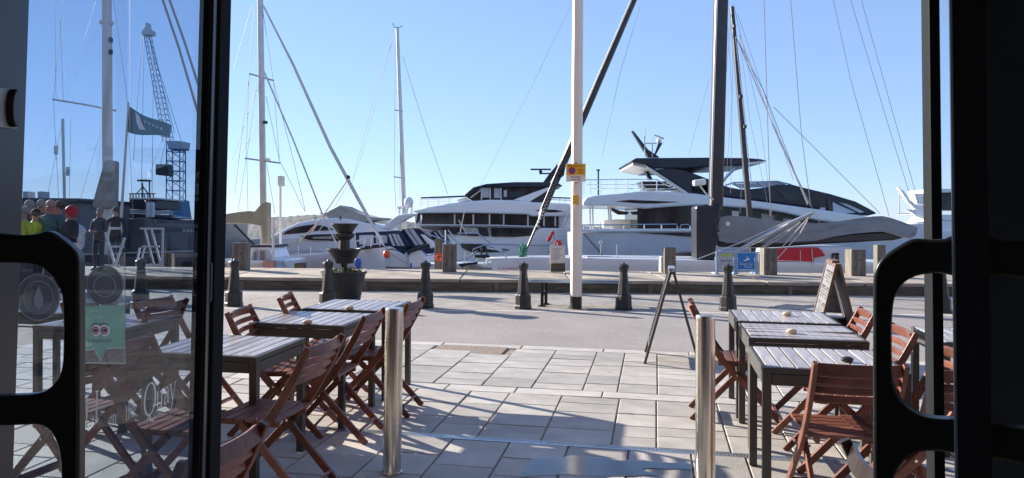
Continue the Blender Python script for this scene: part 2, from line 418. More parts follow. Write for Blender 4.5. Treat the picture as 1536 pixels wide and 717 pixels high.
# drain channel and its grate bars
rotc = SR.to_matrix()
MB().box(uv(0, (VD0+VD1)/2, -.02), (14, VD1-VD0-.004, .02), rotc).build('drain_channel', 'drain', pav)
b = MB()
for k in range(-300, 330):
    b.box(uv(k*.017, (VD0+VD1)/2, -.006), (.0115, VD1-VD0-.02, .012), rotc)
for s_ in (VD0+.007, VD1-.007): b.box(uv(0, s_, -.004), (14, .012, .010), rotc)
b.build('drain_grate', 'drain', pav, kind='stuff')
MB().box(uv(hu, hv, -.006), (.80, .42, .012), rotc).build('access_cover', 'brown_cover', pav, .003)
# wet patches
def wet(pts, seed):
    rnd = random.Random(seed); q = []
    for i in range(len(pts)):
        a, c = V(pts[i]), V(pts[(i+1) % len(pts)])
        for k in range(4): 
            p = a.lerp(c, k/4); q.append((p.x+rnd.uniform(-4, 4), p.y+rnd.uniform(-1.2, 1.2)))
    P = [gnd(x, y) for x, y in q]
    return MB().face([(p.x, p.y, zg(p.x, p.y)+.004) for p in P]).build('puddle', 'wet', None, kind='structure')
wet([(800, 688), (860, 685), (935, 690), (1040, 697), (1040, 706), (960, 703), (985, 713), (900, 716), (850, 712), (780, 717), (790, 700)], 1)
wet([(1165, 457), (1240, 458), (1262, 462), (1200, 463), (1150, 462)], 2)

# hills across the water
bm = bmesh.new(); nx = 900; grid = []
rnd = random.Random(5); jag = [rnd.uniform(-1, 1) for _ in range(nx+1)]
def ridge(px):
    pts = [(-500, 330), (60, 330), (340, 330), (390, 326), (440, 323), (520, 323), (560, 324), (600, 330), (640, 338), (760, 340), (1000, 338), (1500, 340), (2100, 336)]
    for a, c in zip(pts, pts[1:]):
        if a[0] <= px <= c[0]: return a[1]+(c[1]-a[1])*(px-a[0])/(c[0]-a[0])
    return 336
YH, NR = 210, 12                                     # shoreline distance, rows up the slope
for i in range(nx+1):
    px_ = -500 + 2600*i/nx
    zt = at(px_, ridge(px_), YH+100).z + .18*jag[i] + .25*math.sin(i*.23) + .2*math.sin(i*.11+1); X = at(px_, 340, YH).x
    row = []
    for k in range(NR+1):
        f = k/NR; y = YH+100*f
        row.append(bm.verts.new((X*y/YH, y+rnd.uniform(-2, 2), WATER_Z-.3+(zt-WATER_Z+.3)*f**.8+rnd.uniform(-.16, .22)*(0 < k))))
    grid.append(row)
for a, c in zip(grid, grid[1:]):
    for k in range(NR): bm.faces.new((a[k], c[k], c[k+1], a[k+1]))
for f in bm.faces: f.smooth = True
me = bpy.data.meshes.new('hills'); bm.to_mesh(me); bm.free(); me.materials.append(M['hill'])
o = bpy.data.objects.new('hills', me); COL.objects.link(o); o['kind'] = 'structure'

# ------------------------------------------------------------------ cafe room, shop front
FH = 3.0
HL, HR = V((-.75, 1.85, 0)), V((.90, 1.50, 0))
FL = V((-.72, 1.88, 0)); fdir = UU                    # line of the shop front
def fp(u, dv=0.0, z=0.0):                             # point on the shop front, u metres from the joint beside the hinge
    p = FL + UU*u + VV*dv; return V((p.x, p.y, z))
room = MB().face([uv(-5, -5, -.0), uv(5, -5, -.0), uv(5, 1.93, -.0), uv(-5, 1.93, -.0)]).build('floor', 'roomfloor', kind='structure')
rz = Matrix.Rotation(-TH, 3, 'Z')
for nm, u0, u1, v0, v1 in (('back_wall', -4.2, 4.2, -4.1, -4.0), ('side_wall', -4.2, -4.1, -4.0, 1.8), ('side_wall', 4.1, 4.2, -4.0, 1.8)):
    p = uv((u0+u1)/2, (v0+v1)/2); MB().box((p.x, p.y, FH/2), (u1-u0, v1-v0, FH+.6), rz).build(nm, 'room', kind='structure')
p = uv(0, -1.1); MB().box((p.x, p.y, FH+.36), (8.6, 6.2, .12), rz).build('ceiling', 'room', kind='structure')
# solid wall beside the door opening
p0 = fp(1.716); MB().box(((p0+UU*1.3).x, (p0+UU*1.3).y, FH/2), (2.6, .16, FH+.6), rz).build('wall_panel', 'navy_panel', kind='structure')
for nm, u0, u1, z0, z1 in (('building_wall', -3.68, 9, FH+.26, 9), ('building_wall', -24, -3.68, -.5, 9), ('building_wall', 4.4, 22, -.9, 9)):
    p = fp((u0+u1)/2); MB().box((p.x, p.y-.04, (z0+z1)/2), (u1-u0, .14, z1-z0), rz).build(nm, 'brick', kind='structure')
sf = thing('shop_front', 'black framed cafe shop front with tall clear panes round the open doorway', 'shop front', fp(0))
for u_, w_, nm in ((-.038, .034, 'door_jamb'), (1.642, .022, 'door_jamb'), (-2.35, .07, 'mullion')):
    p = fp(u_); MB().box((p.x, p.y, FH/2+.05), (w_, .05, FH), rz).build(nm, 'jamb', sf, .004)
p = fp(-.5); MB().box((p.x, p.y, FH+.12), (6.4, .09, .22), rz).build('head_rail', 'door', sf, .004)
for u0, u1 in ((-2.315, -.053), (-3.6, -2.385), (1.654, 1.714)):
    p = fp((u0+u1)/2); 
    MB().box((p.x, p.y, FH/2+.1), (u1-u0-.004, .012, FH-.18), rz).build('glass_pane', 'glass', sf)
    MB().box((p.x, p.y, .075), (u1-u0-.004, .07, .09), rz).build('bottom_rail', 'door', sf, .004)

def door_leaf(name, label, H, a, L, T, out, glass_end):
    """a: direction from hinge to free edge; out: unit vector out of the outer face."""
    rt = thing(name, label, 'door', (H.x, H.y, 0.06)); a = V(a).normalized(); out = V(out).normalized()
    rm = Matrix((a, out, V((0, 0, 1)))).transposed()
    def bx(nm, m, s0, s1, z0, z1, t, off=0.0, bev=.003, parent=None):
        c = H + a*((s0+s1)/2) - out*(T/2) + out*off; 
        return MB().box((c.x, c.y, (z0+z1)/2), (s1-s0, t, z1-z0), rm).build(nm, m, parent or rt, bev)
    bx('stile', 'door', 0, .026, .06, 2.9, T); bx('stile', 'door', glass_end, L, .06, 2.9, T)
    bx('rail', 'door', .060, glass_end-.002, .06, .26, T*.96); bx('rail', 'door', .060, glass_end-.002, 2.78, 2.9, T*.96)
    bx('glass_pane', 'doorglass', .026, glass_end, .26, 2.78, .01, 0, 0)
    for s0, s1 in ((.026, .030), (glass_end-.004, glass_end)): bx('gasket', 'rubber', s0, s1, .262, 2.778, .022, 0, 0)
    for z in (.45, 1.5, 2.55): bx('hinge_knuckle', 'door', -.012, .004, z-.05, z+.05, .018, .012, .004)
    for z in (1.36, 1.60): 
        c = H + a*(L-.035) + out*.001; MB().lathe([(.0055, 0), (.005, .002)], (0, 0, 0), 10).build('screw', 'plate', rt).matrix_basis = Matrix.Translation(V((c.x, c.y, z))-ORG[rt.name]) @ V((0, 0, 1)).rotation_difference(out).to_matrix().to_4x4()
    return rt, a, out
# left leaf: outer face towards the passage
aL = V((.085, -.996, 0)).normalized(); outL = V((aL.y*-1, aL.x, 0)); outL = outL if outL.x > 0 else -outL
dl, aL, outL = door_leaf('glass_door', 'open glass door with serif lettering and round stickers on its pane', HL, aL, .93, .036, outL, .825)
aR = V((-.518, -.855, 0)).normalized(); outR = V((aR.y, -aR.x, 0)); outR = outR if outR.x < 0 else -outR
dr, aR, outR = door_leaf('glass_door', 'open glass door seen edge on beside the dark wall panel', HR, aR, .85, .033, outR, .79)

def chaikin(p, n=2):
    for _ in range(n): p = [q for a, c in zip(p, p[1:]+p[:1]) for q in ((a[0]*.75+c[0]*.25, a[1]*.75+c[1]*.25), (a[0]*.25+c[0]*.75, a[1]*.25+c[1]*.75))]
    return p
def handle(rt, plane_p, a, outl, thick, bevel=.006, mirror=None):
    outl = chaikin(outl)
    pts = [hit(x, y, plane_p, a) for x, y in outl]
    if mirror: pts = [mirror(p) for p in pts]
    return MB().prism(pts, a*thick).build('handle', 'handle', rt, bevel, True, bseg=3)
zR = [(1432, 352), (1424, 354), (1416, 359), (1390, 359), (1373, 357), (1360, 361), (1332, 378), (1318, 391), (1310.5, 407), (1309, 425), (1309, 620), (1309, 800), (1311, 835), (1318, 857), (1340, 878), (1370, 893), (1432, 893),
      (1432, 850), (1405, 852), (1372, 848), (1348, 833), (1338, 812), (1337, 730), (1344, 706), (1358, 690), (1376, 679), (1402, 677), (1432, 683),
      (1432, 629), (1406, 630), (1377, 624), (1354, 608), (1341, 587), (1335.5, 560), (1335.5, 462), (1346, 432), (1369, 414), (1403, 409.5), (1412, 410), (1432, 418)]
# the visible lower standoff edge is higher than a plain mirror of the top one
zR = [(x, y) for x, y in zR]
pr = HR + aR*.828 + V((0, 0, 1.4))
handle(dr, pr, aR, [(1450 if x == 1432 else x, y) for x, y in zR], -.024)
# same handle on the inner face
mid = pr - outR*(.033/2)
def mirR(p): return p - outR*(2*(p-mid).dot(outR))
handle(dr, pr, aR, [(1450 if x == 1432 else x, y) for x, y in zR], -.024, mirror=mirR)
zL = crop(0, 330, 1.853, [(-60, 32), (40, 42), (95, 40), (125, 28), (150, 38), (200, 78), (214, 98), (217, 130), (217, 500), (216, 760), (212, 860), (195, 930), (150, 975), (100, 990), (-60, 990),
      (-60, 905), (90, 905), (130, 890), (155, 850), (165, 800), (166, 690), (160, 640), (142, 592), (110, 570), (60, 573), (-60, 575),
      (-60, 492), (60, 489), (100, 485), (130, 473), (158, 442), (172, 400), (172, 240), (165, 192), (130, 142), (90, 122), (40, 120), (-60, 118)])
pl_ = HL + aL*.90 + V((0, 0, 1.4))
handle(dl, pl_, aL, zL, -.024)
# lock plate on the stile
def on_leaf(px_, py_, lift=.0025): 
    p = hit(px_, py_, HL, outL); return p + outL*lift
lk = MB().prism([on_leaf(-12, 131), on_leaf(20, 134), on_leaf(20, 193), on_leaf(-12, 190)], outL*.003).build('lock_plate', 'plate', dl, .001)
c = on_leaf(10, 162); MB().prism([c + V((0, 0, .026*math.sin(t))) - aL*(-.012*math.cos(t)) for t in [k*math.pi/8 for k in range(16)]], outL*.012).build('lock_cylinder', 'black', lk, .002)

# stickers and lettering on the pane
GO = .0295-.036/2+.003
def on_glass(px_, py_, lift=.002):
    P = HL - outL*(.036/2) + outL*(.005+lift); return hit(px_, py_, P, outL)
def disc(name, m, cx, cy, rx, ry, lift, r0=0.0, n=36):
    b = MB()
    if r0:
        for k in range(n):
            t0, t1 = 2*math.pi*k/n, 2*math.pi*(k+1)/n
            b.face([on_glass(cx+rx*f*math.cos(t), cy+ry*f*math.sin(t), lift) for f, t in ((1, t0), (1, t1), (r0, t1), (r0, t0))])
        bmesh.ops.remove_doubles(b.bm, verts=b.bm.verts[:], dist=1e-6)
        return b.build(name, m, dl)
    return b.prism([on_glass(cx+rx*math.cos(2*math.pi*k/n), cy+ry*math.sin(2*math.pi*k/n), lift) for k in range(n)], outL*.0006).build(name, m, dl)
disc('round_sticker', 'sticker', 157, 428, 28, 30, .001); disc('sticker_ring', 'ring', 157, 428, 28, 30, .0025, .955); disc('sticker_ring', 'ring', 157, 429, 17, 17, .0025, .9)
disc('round_sticker', 'sticker', 57, 446, 33, 35, .001); disc('sticker_ring', 'ring', 57, 446, 33, 35, .0025, .95); disc('sticker_ring', 'ring', 57, 446, 23, 25, .0025, .94)
MB().prism([on_glass(*q, .0025) for q in ((57, 428), (64, 446), (64, 458), (57, 464), (50, 458), (50, 446))], outL*.0005).build('sticker_emblem', 'ring', dl)
gp = [(106, 461), (186, 457), (187, 522), (159, 523), (151, 541), (141, 524), (106, 527)]
MB().prism([on_glass(x, y, .001) for x, y in gp], outL*.0006).build('green_sticker', 'teal_film', dl)
b = MB()
for a_, c_ in zip(gp[2:6], gp[3:7]): b.tube([on_glass(*a_, .0025), on_glass(*c_, .0025)], .0010, 4)
b.build('sticker_outline', 'etch', dl)
for ex in (143.5, 157):
    disc('emblem_eye', 'white_print', ex, 495.5, 7.6, 9, .0025); disc('eye_ring', 'red_print', ex, 495.5, 4.8, 5.6, .0042, .72); disc('eye_pupil', 'ink', ex, 495.5, 1.8, 2.1, .0042)
b = MB(); b.tube([on_glass(137, 489, .003), on_glass(144, 485, .003), on_glass(150, 487, .003), on_glass(157, 485, .003), on_glass(163, 488, .003)], .0009, 4); b.build('emblem_brow', 'ink', dl)
b = MB()
for k, w_ in enumerate((3, 2, 2.5, 2, 3, 2.2, 2.8, 2, 2.4)):
    b.prism([on_glass(133+k*4, 509, .0025), on_glass(133+k*4+w_, 509, .0025), on_glass(133+k*4+w_, 514, .0025), on_glass(133+k*4, 514, .0025)], outL*.0004)
b.build('sticker_lettering', 'ring', dl)
b = MB()
b.tube([on_glass(108, 544, .003), on_glass(188, 545.5, .003)], .0009, 4); b.tube([on_glass(187.5, 380, .003), on_glass(188, 545.5, .003)], .0007, 4)
b.build('poster_sleeve_edge', 'etch', dl)
MB().prism([on_glass(108, 470, .0002), on_glass(187, 380, .0002), on_glass(187.5, 545, .0002), on_glass(108, 544, .0002)][0:4], outL*.0003).build('poster_sleeve', 'pale_film', dl)
# serif lettering, strokes as ribbons (x, y, stroke width)
def arc(cx, cy, rx, ry, a0, a1, w0, w1, n=14):
    o = []
    for k in range(n+1):
        t = R(a0+(a1-a0)*k/n); w = w0 + (w1-w0)*abs(math.cos(t)); o.append((cx+rx*math.cos(t), cy+ry*math.sin(t), w))
    return o
GL = {
 'D': ([[(.12, 0, .11), (.12, 1, .11)], [(.0, .985, .03), (.3, .985, .03)], [(.0, .015, .03), (.3, .015, .03)], arc(.3, .5, .36, .485, 90, -90, .03, .12)], .74),
 'E': ([[(.12, 0, .11), (.12, 1, .11)], [(0, .985, .03), (.52, .985, .035)], [(.52, 1, .02), (.54, .78, .05)], [(.12, .52, .03), (.38, .52, .03)], [(.39, .64, .045), (.39, .40, .045)], [(0, .015, .03), (.54, .015, .035)], [(.54, 0, .02), (.6, .25, .05)]], .68),
 'L': ([[(.12, 0, .11), (.12, 1, .11)], [(0, .985, .03), (.26, .985, .03)], [(0, .015, .03), (.5, .015, .035)], [(.5, 0, .02), (.57, .28, .05)]], .64),
 'I': ([[(.14, 0, .11), (.14, 1, .11)], [(0, .985, .03), (.28, .985, .03)], [(0, .015, .03), (.28, .015, .03)]], .36),
 'o': ([arc(.23, .3, .19, .28, 0, 360, .035, .09, 22)], .50),
 'n': ([[(.1, 0, .08), (.1, .6, .08)], [(0, .58, .03), (.12, .6, .03)], [(0, .012, .025), (.2, .012, .025)], arc(.25, .38, .15, .2, 160, 0, .04, .08, 8)+[(.4, 0, .08)], [(.3, .012, .025), (.5, .012, .025)]], .54),
 't': ([[(.12, .85, .05), (.12, .12, .08), (.17, .02, .05), (.28, .06, .03)], [(.0, .6, .03), (.28, .6, .03)]], .32),
 'h': ([[(.1, 0, .08), (.1, 1, .08)], [(0, .98, .03), (.12, 1, .03)], [(0, .012, .025), (.2, .012, .025)], arc(.25, .38, .15, .2, 160, 0, .04, .08, 8)+[(.4, 0, .08)], [(.3, .012, .025), (.5, .012, .025)]], .54),
 'e': ([arc(.22, .3, .18, .28, 8, 330, .035, .09, 18), [(.06, .33, .03), (.4, .33, .03)]], .46),
 'Q': ([arc(.42, .5, .37, .485, 0, 360, .035, .12, 28), [(.40, .03, .05), (.50, -.14, .10), (.66, -.24, .08), (.86, -.14, .02)], [(.40, .03, .05), (.28, -.10, .05), (.24, -.28, .02)]], .86),
 'u': ([[(.1, .6, .08), (.1, .16, .08), (.16, .04, .06), (.26, .04, .05), (.4, .16, .04)], [(0, .59, .025), (.12, .59, .025)], [(.4, .6, .08), (.4, 0, .08)], [(.3, .59, .025), (.42, .59, .025)], [(.4, .012, .03), (.5, .012, .025)]], .54),
 'a': ([[(.06, .46, .08), (.12, .56, .05), (.24, .59, .05), (.34, .48, .08), (.34, .1, .08), (.42, .02, .04)], [(.34, .36, .04), (.14, .28, .05), (.07, .14, .09), (.14, .03, .06), (.26, .06, .04), (.34, .16, .03)]], .46),
 'y': ([[(.03, .6, .04), (.08, .56, .08), (.25, .04, .08)], [(.46, .6, .03), (.25, .0, .045), (.14, -.22, .05), (.03, -.2, .07)], [(-.04, .59, .025), (.16, .59, .025)], [(.36, .59, .025), (.54, .59, .025)]], .52),
}
def lettering(s, px_, py_, H_, sx=1.0):
    o = on_glass(px_, py_, .0028); xd = -aL; x = 0
    for ch in s:
        if ch == ' ': x += .28*H_*sx; continue
        st, adv = GL[ch]; b = MB()
        for line in st:
            P = [V((q[0], q[1])) for q in line]; L_, R_ = [], []
            for i, q in enumerate(line):
                t = (P[min(i+1, len(P)-1)]-P[max(i-1, 0)]).normalized(); n = V((-t.y, t.x))*q[2]/2
                L_.append(P[i]+n); R_.append(P[i]-n)
            for i in range(len(line)-1):
                b.face([o+xd*((x+q.x*H_*sx) if True else 0)+V((0, 0, q.y*H_)) for q in (L_[i], L_[i+1], R_[i+1], R_[i])])
        b.build('letter', 'etch', dl); x += adv*H_*sx
    return x
lettering('DELI', 92, 663, .055, .95)
lettering('on', 163, 641.5, .030, 1.0)
lettering('the', 188, 632, .034, 1.0)
lettering('Quay', 215, 629, .066, 1.12)

# ================================================================== TERRACE FURNITURE
def top_at(px_, py_, h):
    d = ray(px_, py_); t = (h-CAMZ)/(d.z - SLOPE*vof(d.x, d.y)); return CAMP + d*t
def make_table(slats_along='y'):
    W_, D_, Hh = .75, .62, .74
    rt = thing('cafe_table', 'x', 'table')
    for sx in (-1, 1):
        for sy in (-1, 1):
            MB().box((sx*(W_/2-.024), sy*(D_/2-.024), (Hh-.03)/2), (.046, .046, Hh-.032)).build('leg', 'frame', rt, .004)
    for sy in (-1, 1): MB().box((0, sy*(D_/2-.016), Hh-.068), (W_-.098, .026, .062)).build('apron', 'frame', rt, .003)
    for sx in (-1, 1): MB().box((sx*(W_/2-.016), 0, Hh-.068), (.026, D_-.098, .062)).build('apron', 'frame', rt, .003)
    b = MB()
    for sy in (-1, 1): b.box((0, sy*(D_/2-.009), Hh-.017), (W_, .018, .030))
    for sx in (-1, 1): b.box((sx*(W_/2-.009), 0, Hh-.0175), (.018, D_-.038, .029))
    b.build('top_frame', 'frame', rt, .002)
    n = 9 if slats_along == 'y' else 8
    A, B_ = (W_-.04, D_-.042) if slats_along == 'y' else (D_-.04, W_-.042)
    w = A/n; proto = None
    for k in range(n):
        off = -A/2+w*(k+.5)
        if proto is None:
            sz = (w-.007, B_, .02) if slats_along == 'y' else (B_, w-.007, .02)
            proto = MB().box((0, 0, 0), sz).build('slat', 'slat', rt, .005); o = proto
        else:
            o = proto.copy(); COL.objects.link(o); o.parent = rt
        o.location = (off, 0, Hh-.010) if slats_along == 'y' else (0, off, Hh-.010)
        o.rotation_euler = (random.uniform(-.004, .004), random.uniform(-.022, .022), 0)
    return rt
def make_chair(wood='wood'):
    rt = thing('folding_chair', 'x', 'chair')
    PP = [(.30, 0), (.05, .265), (-.06, .375), (-.14, .47), (-.215, .58), (-.305, .74), (-.365, .865)]
    def pp(z):
        for a, c in zip(PP, PP[1:]):
            if a[1] <= z <= c[1]: return a[0]+(c[0]-a[0])*(z-a[1])/(c[1]-a[1])
        return PP[-1][0]
    for sx in (-1, 1):
        MB().ribbon([(sx*.205, y, z) for y, z in PP], .024, [.040, .044, .048, .048, .046, .042, .034], (1, 0, 0)).build('back_post', wood, rt, .004)
        MB().ribbon([(sx*.172, -.36, 0), (sx*.172, -.03, .35), (sx*.172, .05, .425)], .024, .042, (1, 0, 0)).build('leg', wood, rt, .004)
        MB().box((sx*.145, .015, .428), (.022, .36, .032)).build('seat_rail', wood, rt, .003)
        b = MB(); b.tube([(sx*.150, -.035, .357), (sx*.222, -.035, .357)], .008, 8); b.build('pivot_bolt', 'steel', rt)
    sp = None
    for k in range(6):
        if sp is None:
            sp = MB().box((0, 0, 0), (.405, .055, .017)).build('seat_slat', wood, rt, .004); o = sp
        else: o = sp.copy(); COL.objects.link(o); o.parent = rt
        o.location = (0, -.145+k*.064, .4525)
    for z, h_, bow in ((.832, .058, .030), (.772, .037, .028), (.721, .037, .026), (.670, .037, .024)):
        pts = []
        for k in range(9):
            s_ = -1+k/4; pts.append((s_*.192, pp(z)+.004-bow*(1-s_*s_), z))
        MB().ribbon(pts, h_, .016, (0, .32, .95)).build('back_slat', wood, rt, .003)
    MB().bar((-.158, -.30, .070), (.158, -.30, .070), .05, .018, (0, .7, .7)).build('stretcher', wood, rt, .003)
    MB().bar((-.19, .235, .073), (.19, .235, .073), .018, .045, (0, .7, .7)).build('stretcher', wood, rt, .003)
    return rt
tables, chairs = {}, {}
def put(o, p, heading):
    o.location = (p.x, p.y, zg(p.x, p.y)); o.rotation_euler = court_rot(heading)
ty, tx = None, None
def table(key, px_, py_, corner, label, along='y', rot=0.0):
    """corner of the top seen at (px, py); corner = signs of the table's own axes."""
    global ty, tx
    if along == 'y': o = make_table('y') if ty is None else copy_tree(ty)
    else: o = make_table('x') if tx is None else copy_tree(tx)
    if along == 'y' and ty is None: ty = o
    if along == 'x' and tx is None: tx = o
    c = top_at(px_, py_, .74); cs, sn = math.cos(rot), math.sin(rot)
    lx, ly = corner[0]*.375, corner[1]*.31
    p = c - UU*(lx*cs-ly*sn) - VV*(lx*sn+ly*cs)
    put(o, p, rot); tag(o, label, 'table', 'cafe tables on the terrace'); tables[key] = p; return p
table('L1', 388, 534, (1, -1), 'slatted table in front of the other two on the left, no stone on it')
table('L2', 518, 488, (1, -1), 'slatted table with a pale stone, between the stoneless table and the steel bollard')
table('L3', 582, 466, (1, -1), 'slatted table on the left closest to the tiered planter, stone on its top')
table('R1', 1143, 549, (-1, -1), 'slatted table with the dark stone, a red chair pushed in from the doorway side')
table('R2', 1122, 505, (-1, -1), 'table with lengthwise slats and a pale stone, middle of the three on the right', 'x')
table('R3', 1092, 463, (-1, 1), 'slatted table with a pale stone standing beside the wooden chalkboard')
table('L4', 190, 492, (1, -1), 'slatted table seen only through the glass door, farther along the shop front')
table('R4', 1412, 512, (-1, -1), 'slatted table glimpsed in the gap beside the dark wall panel', 'y')
ch0 = None
table('L5', 118, 470, (1, -1), 'slatted table farthest along the shop front, seen through the round stickers')
def chair(px_, py_, sx, heading, label, wood=None, h=.865):
    global ch0
    if wood: o = make_chair(wood)
    elif ch0 is None: ch0 = make_chair(); o = ch0
    else: o = copy_tree(ch0)
    hd = R(heading); rm = Matrix.Rotation(-TH, 3, 'Z') @ Matrix.Rotation(hd, 3, 'Z')
    p = top_at(px_, py_, h) - rm @ V((sx*.205, -.365, 0)); p.z = 0
    put(o, p, hd); tag(o, label, 'chair', 'folding wooden chairs on the terrace'); return p
chair(518, 500, 1, 88, 'red wooden folding chair tucked under the bare front table by the left steel bollard')
chair(580, 461, 1, 92, 'folding chair partly hidden by the left steel bollard, facing the middle table')
chair(638, 445, 1, 91, 'folding chair just past the left steel bollard with its slatted back against the road')
chair(344, 468, 1, -80, 'folding chair whose sunlit back shows just beside the door jamb')
chair(421, 446, 1, -74, 'folding chair behind the middle left table with only its back corner showing')
chair(404, 630, 1, 86, 'folding chair cut by the picture bottom beside the black door jamb')
chair(1221, 542, -1, 2, 'red folding chair seen from behind, pushed under the table with the dark stone')
chair(1036, 457, 1, -91, 'folding chair just behind the steel bollard on the right, facing the middle table')
chair(1290, 459, 1, 88, 'folding chair with sunlit pink back, right beside the wooden chalkboard')
chair(1336, 482, 1, 92, 'folding chair half hidden by the big black door handle, facing the middle right table')
chair(1415, 514, 1, 95, 'folding chair behind the black door handle with only its seat corner showing')
chair(1398, 552, -1, 2, 'folding chair whose back fills the slot beside the dark wall panel')
chair(1263, 655, -1, -86, 'dark glossy chair cut by the picture bottom under the big handle', 'wood_dark')
chair(285, 447, 1, 88, 'folding chair seen through the glass door with its back near the door stile')
chair(158, 455, -1, -60, 'folding chair seen through the glass door above the green sticker')
chair(150, 520, 1, -92, 'folding chair seen through the glass door behind the large lettering')

chair(205, 452, 1, -92, 'folding chair seen through the glass door just above the table by the stile')
chair(232, 500, 1, 84, 'folding chair seen through the glass door turned to the table behind the green sticker')
chair(98, 452, -1, 10, 'folding chair seen through the glass door between the two round stickers')
def pebble(px_, py_, m, label, sc=(.040, .028, .017)):
    c = top_at(px_, py_, .755); c.z = SLOPE*vof(c.x, c.y)+.74+sc[2]*.92
    b = MB(); bmesh.ops.create_icosphere(b.bm, subdivisions=3, radius=1, matrix=Matrix.Diagonal((*sc, 1)))
    for v in b.bm.verts:
        v.co *= 1+.10*math.sin(v.co.x*70+1)*math.cos(v.co.y*60)
        v.co.z = max(v.co.z, -sc[2]*.9)
    o = b.build('pebble', m, None, 0, True); o.location = c; tag(o, label, 'stone', 'stones on the cafe tables'); return o
pebble(461, 483, 'pebble', 'pale round stone on the middle left table')
pebble(524, 462, 'pebble', 'pale round stone on the left table closest to the planter')
pebble(1187, 497, 'pebble', 'cream stone on the table with lengthwise slats')
pebble(1180, 471, 'pebble', 'cream stone on the table next to the chalkboard')
pebble(1270, 539, 'pebble_dark', 'black stone on the slatted table beside the doorway', (.040, .026, .016))

# steel bollards at the doorway
def steel_bollard(p, label):
    rt = thing('steel_bollard', label, 'bollard', (p.x, p.y, zg(p.x, p.y)), 'steel bollards before the doorway')
    MB().lathe([(.055, 0), (.055, .955), (.0545, .972)], ORG[rt.name], 40).build('shaft', 'steel', rt, 0, True)
    MB().lathe([(.0552, .972), (.0552, .983), (.052, .990), (.02, .993)], ORG[rt.name], 40).build('cap', 'steel', rt, 0, True)
    MB().lathe([(.062, .0), (.062, .012), (.056, .014)], ORG[rt.name], 32).build('base_ring', 'steel', rt)
steel_bollard(gnd(588, 709), 'brushed steel bollard with its whole length in view beside the left tables')
steel_bollard(top_at(1058, 473, .99), 'brushed steel bollard cut by the picture bottom beside the right tables')

# cast iron bollards
ib = None
names = ['seen through the glass door next to the round sticker', 'seen through the glass door low behind the handle', 'beside the black door jamb', 'in front of the tiered planter', 'with a chair back before its base, between planter and green rope', 'under the green rope', 'just past the white lamp post', 'beyond the dark folding sign, before the blue sign', 'behind the wooden chalkboard', 'glimpsed through the black door handle', 'far along the shop front behind the glass']
for k, (px_, nm) in enumerate(zip((214, 75, 354, 494, 640, 786, 936, 1092, 1250, 1412, -66), names)):
    X = (px_-IW/2)/F*12.38
    if ib is None:
        ib = thing('iron_bollard', 'x', 'bollard')
        MB().lathe([(.150, 0), (.150, .05), (.140, .07), (.137, .225), (.128, .245), (.104, .26)], (0, 0, 0), 8).build('base', 'iron', ib, .006)
        MB().lathe([(.104, .255), (.098, .32), (.078, .52), (.066, .625), (.072, .66), (.090, .705), (.090, .722)], (0, 0, 0), 8).build('shaft', 'iron', ib, .005)
        MB().lathe([(.094, .722), (.094, .735), (.07, .752), (.025, .768), (.016, .785), (.004, .79)], (0, 0, 0), 8).build('cap', 'iron', ib, .003)
        o = ib
    else: o = copy_tree(ib)
    o.location = (X, 12.38, Z1); o.rotation_euler = (0, 0, R(22.5)+random.uniform(-.05, .05))
    tag(o, 'black cast iron bollard '+nm, 'bollard', 'cast iron bollards along the road')

# white lamp post and its parking sign
pl = at(864, 461, 12.42); base = V((pl.x, 12.42, Z1))
lp = thing('lamp_post', 'tall cream lamp post with black painted foot at the roadside', 'lamp post', base)
MB().lathe([(.100, 0), (.100, .21)], base, 8).build('painted_foot', 'black', lp, .004)
MB().lathe([(.098, .21), (.093, 5), (.085, 9.5)], base, 8).build('shaft', 'post', lp, .004)
MB().box(base+V((0, -.5, 9.55)), (.16, 1.2, .10)).build('lantern', 'offwhite', lp, .02)
MB().px([(859, 293), (868, 293), (868, 307), (859, 307)], 12.318, .006).build('yellow_tag', 'yellow', lp)
sg = thing('parking_sign', 'yellow and white no waiting plate strapped to the lamp post', 'sign', at(863.5, 259, 12.30))
MB().px([(849, 245.5), (878.5, 245.5), (878.5, 272.5), (849, 272.5)], 12.300, .012).build('plate', 'post', sg, .002)
MB().px([(849.6, 246), (878, 246), (878, 262.5), (849.6, 262.5)], 12.296, .003).build('yellow_panel', 'yellow', sg)
def pxdisc(cx, cy, r, Y, t, n=24, r0=0): return [(cx+r*math.cos(2*math.pi*k/n), cy+r*math.sin(2*math.pi*k/n)) for k in range(n)]
MB().px(pxdisc(858, 256, 5.3, 0, 0), 12.293, .002).build('red_disc', 'red_print', sg)
MB().px(pxdisc(858, 256, 4.1, 0, 0), 12.290, .002).build('blue_disc', 'blue_print', sg)
MB().px([(854.4, 252.9), (855.2, 252.2), (861.6, 259), (860.8, 259.8)], 12.287, .002).build('red_stripe', 'red_print', sg)
def sgt(s, px_, py_, hpx, Y, m, par, sx=.9, align='CENTER'):
    return text('lettering', s, hpx*Y/F*1.35, facing(at(px_, py_, Y)), m, par, align, sx)
sgt('Restricted Zone', 863.5, 249, 2.6, 12.292, 'ink', sg, .95); sgt('At any', 870.8, 254.5, 2.6, 12.292, 'ink', sg); sgt('time', 870.8, 258.8, 2.6, 12.292, 'ink', sg)
sgt('No loading', 863.5, 265.3, 2.6, 12.296, 'ink', sg); sgt('at any time', 863.5, 269.3, 2.6, 12.296, 'ink', sg)
for y in (244.3, 273.3): MB().px([(861, y), (866, y), (866, y+1.2), (861, y+1.2)], 12.312, .02).build('clip', 'black', sg)

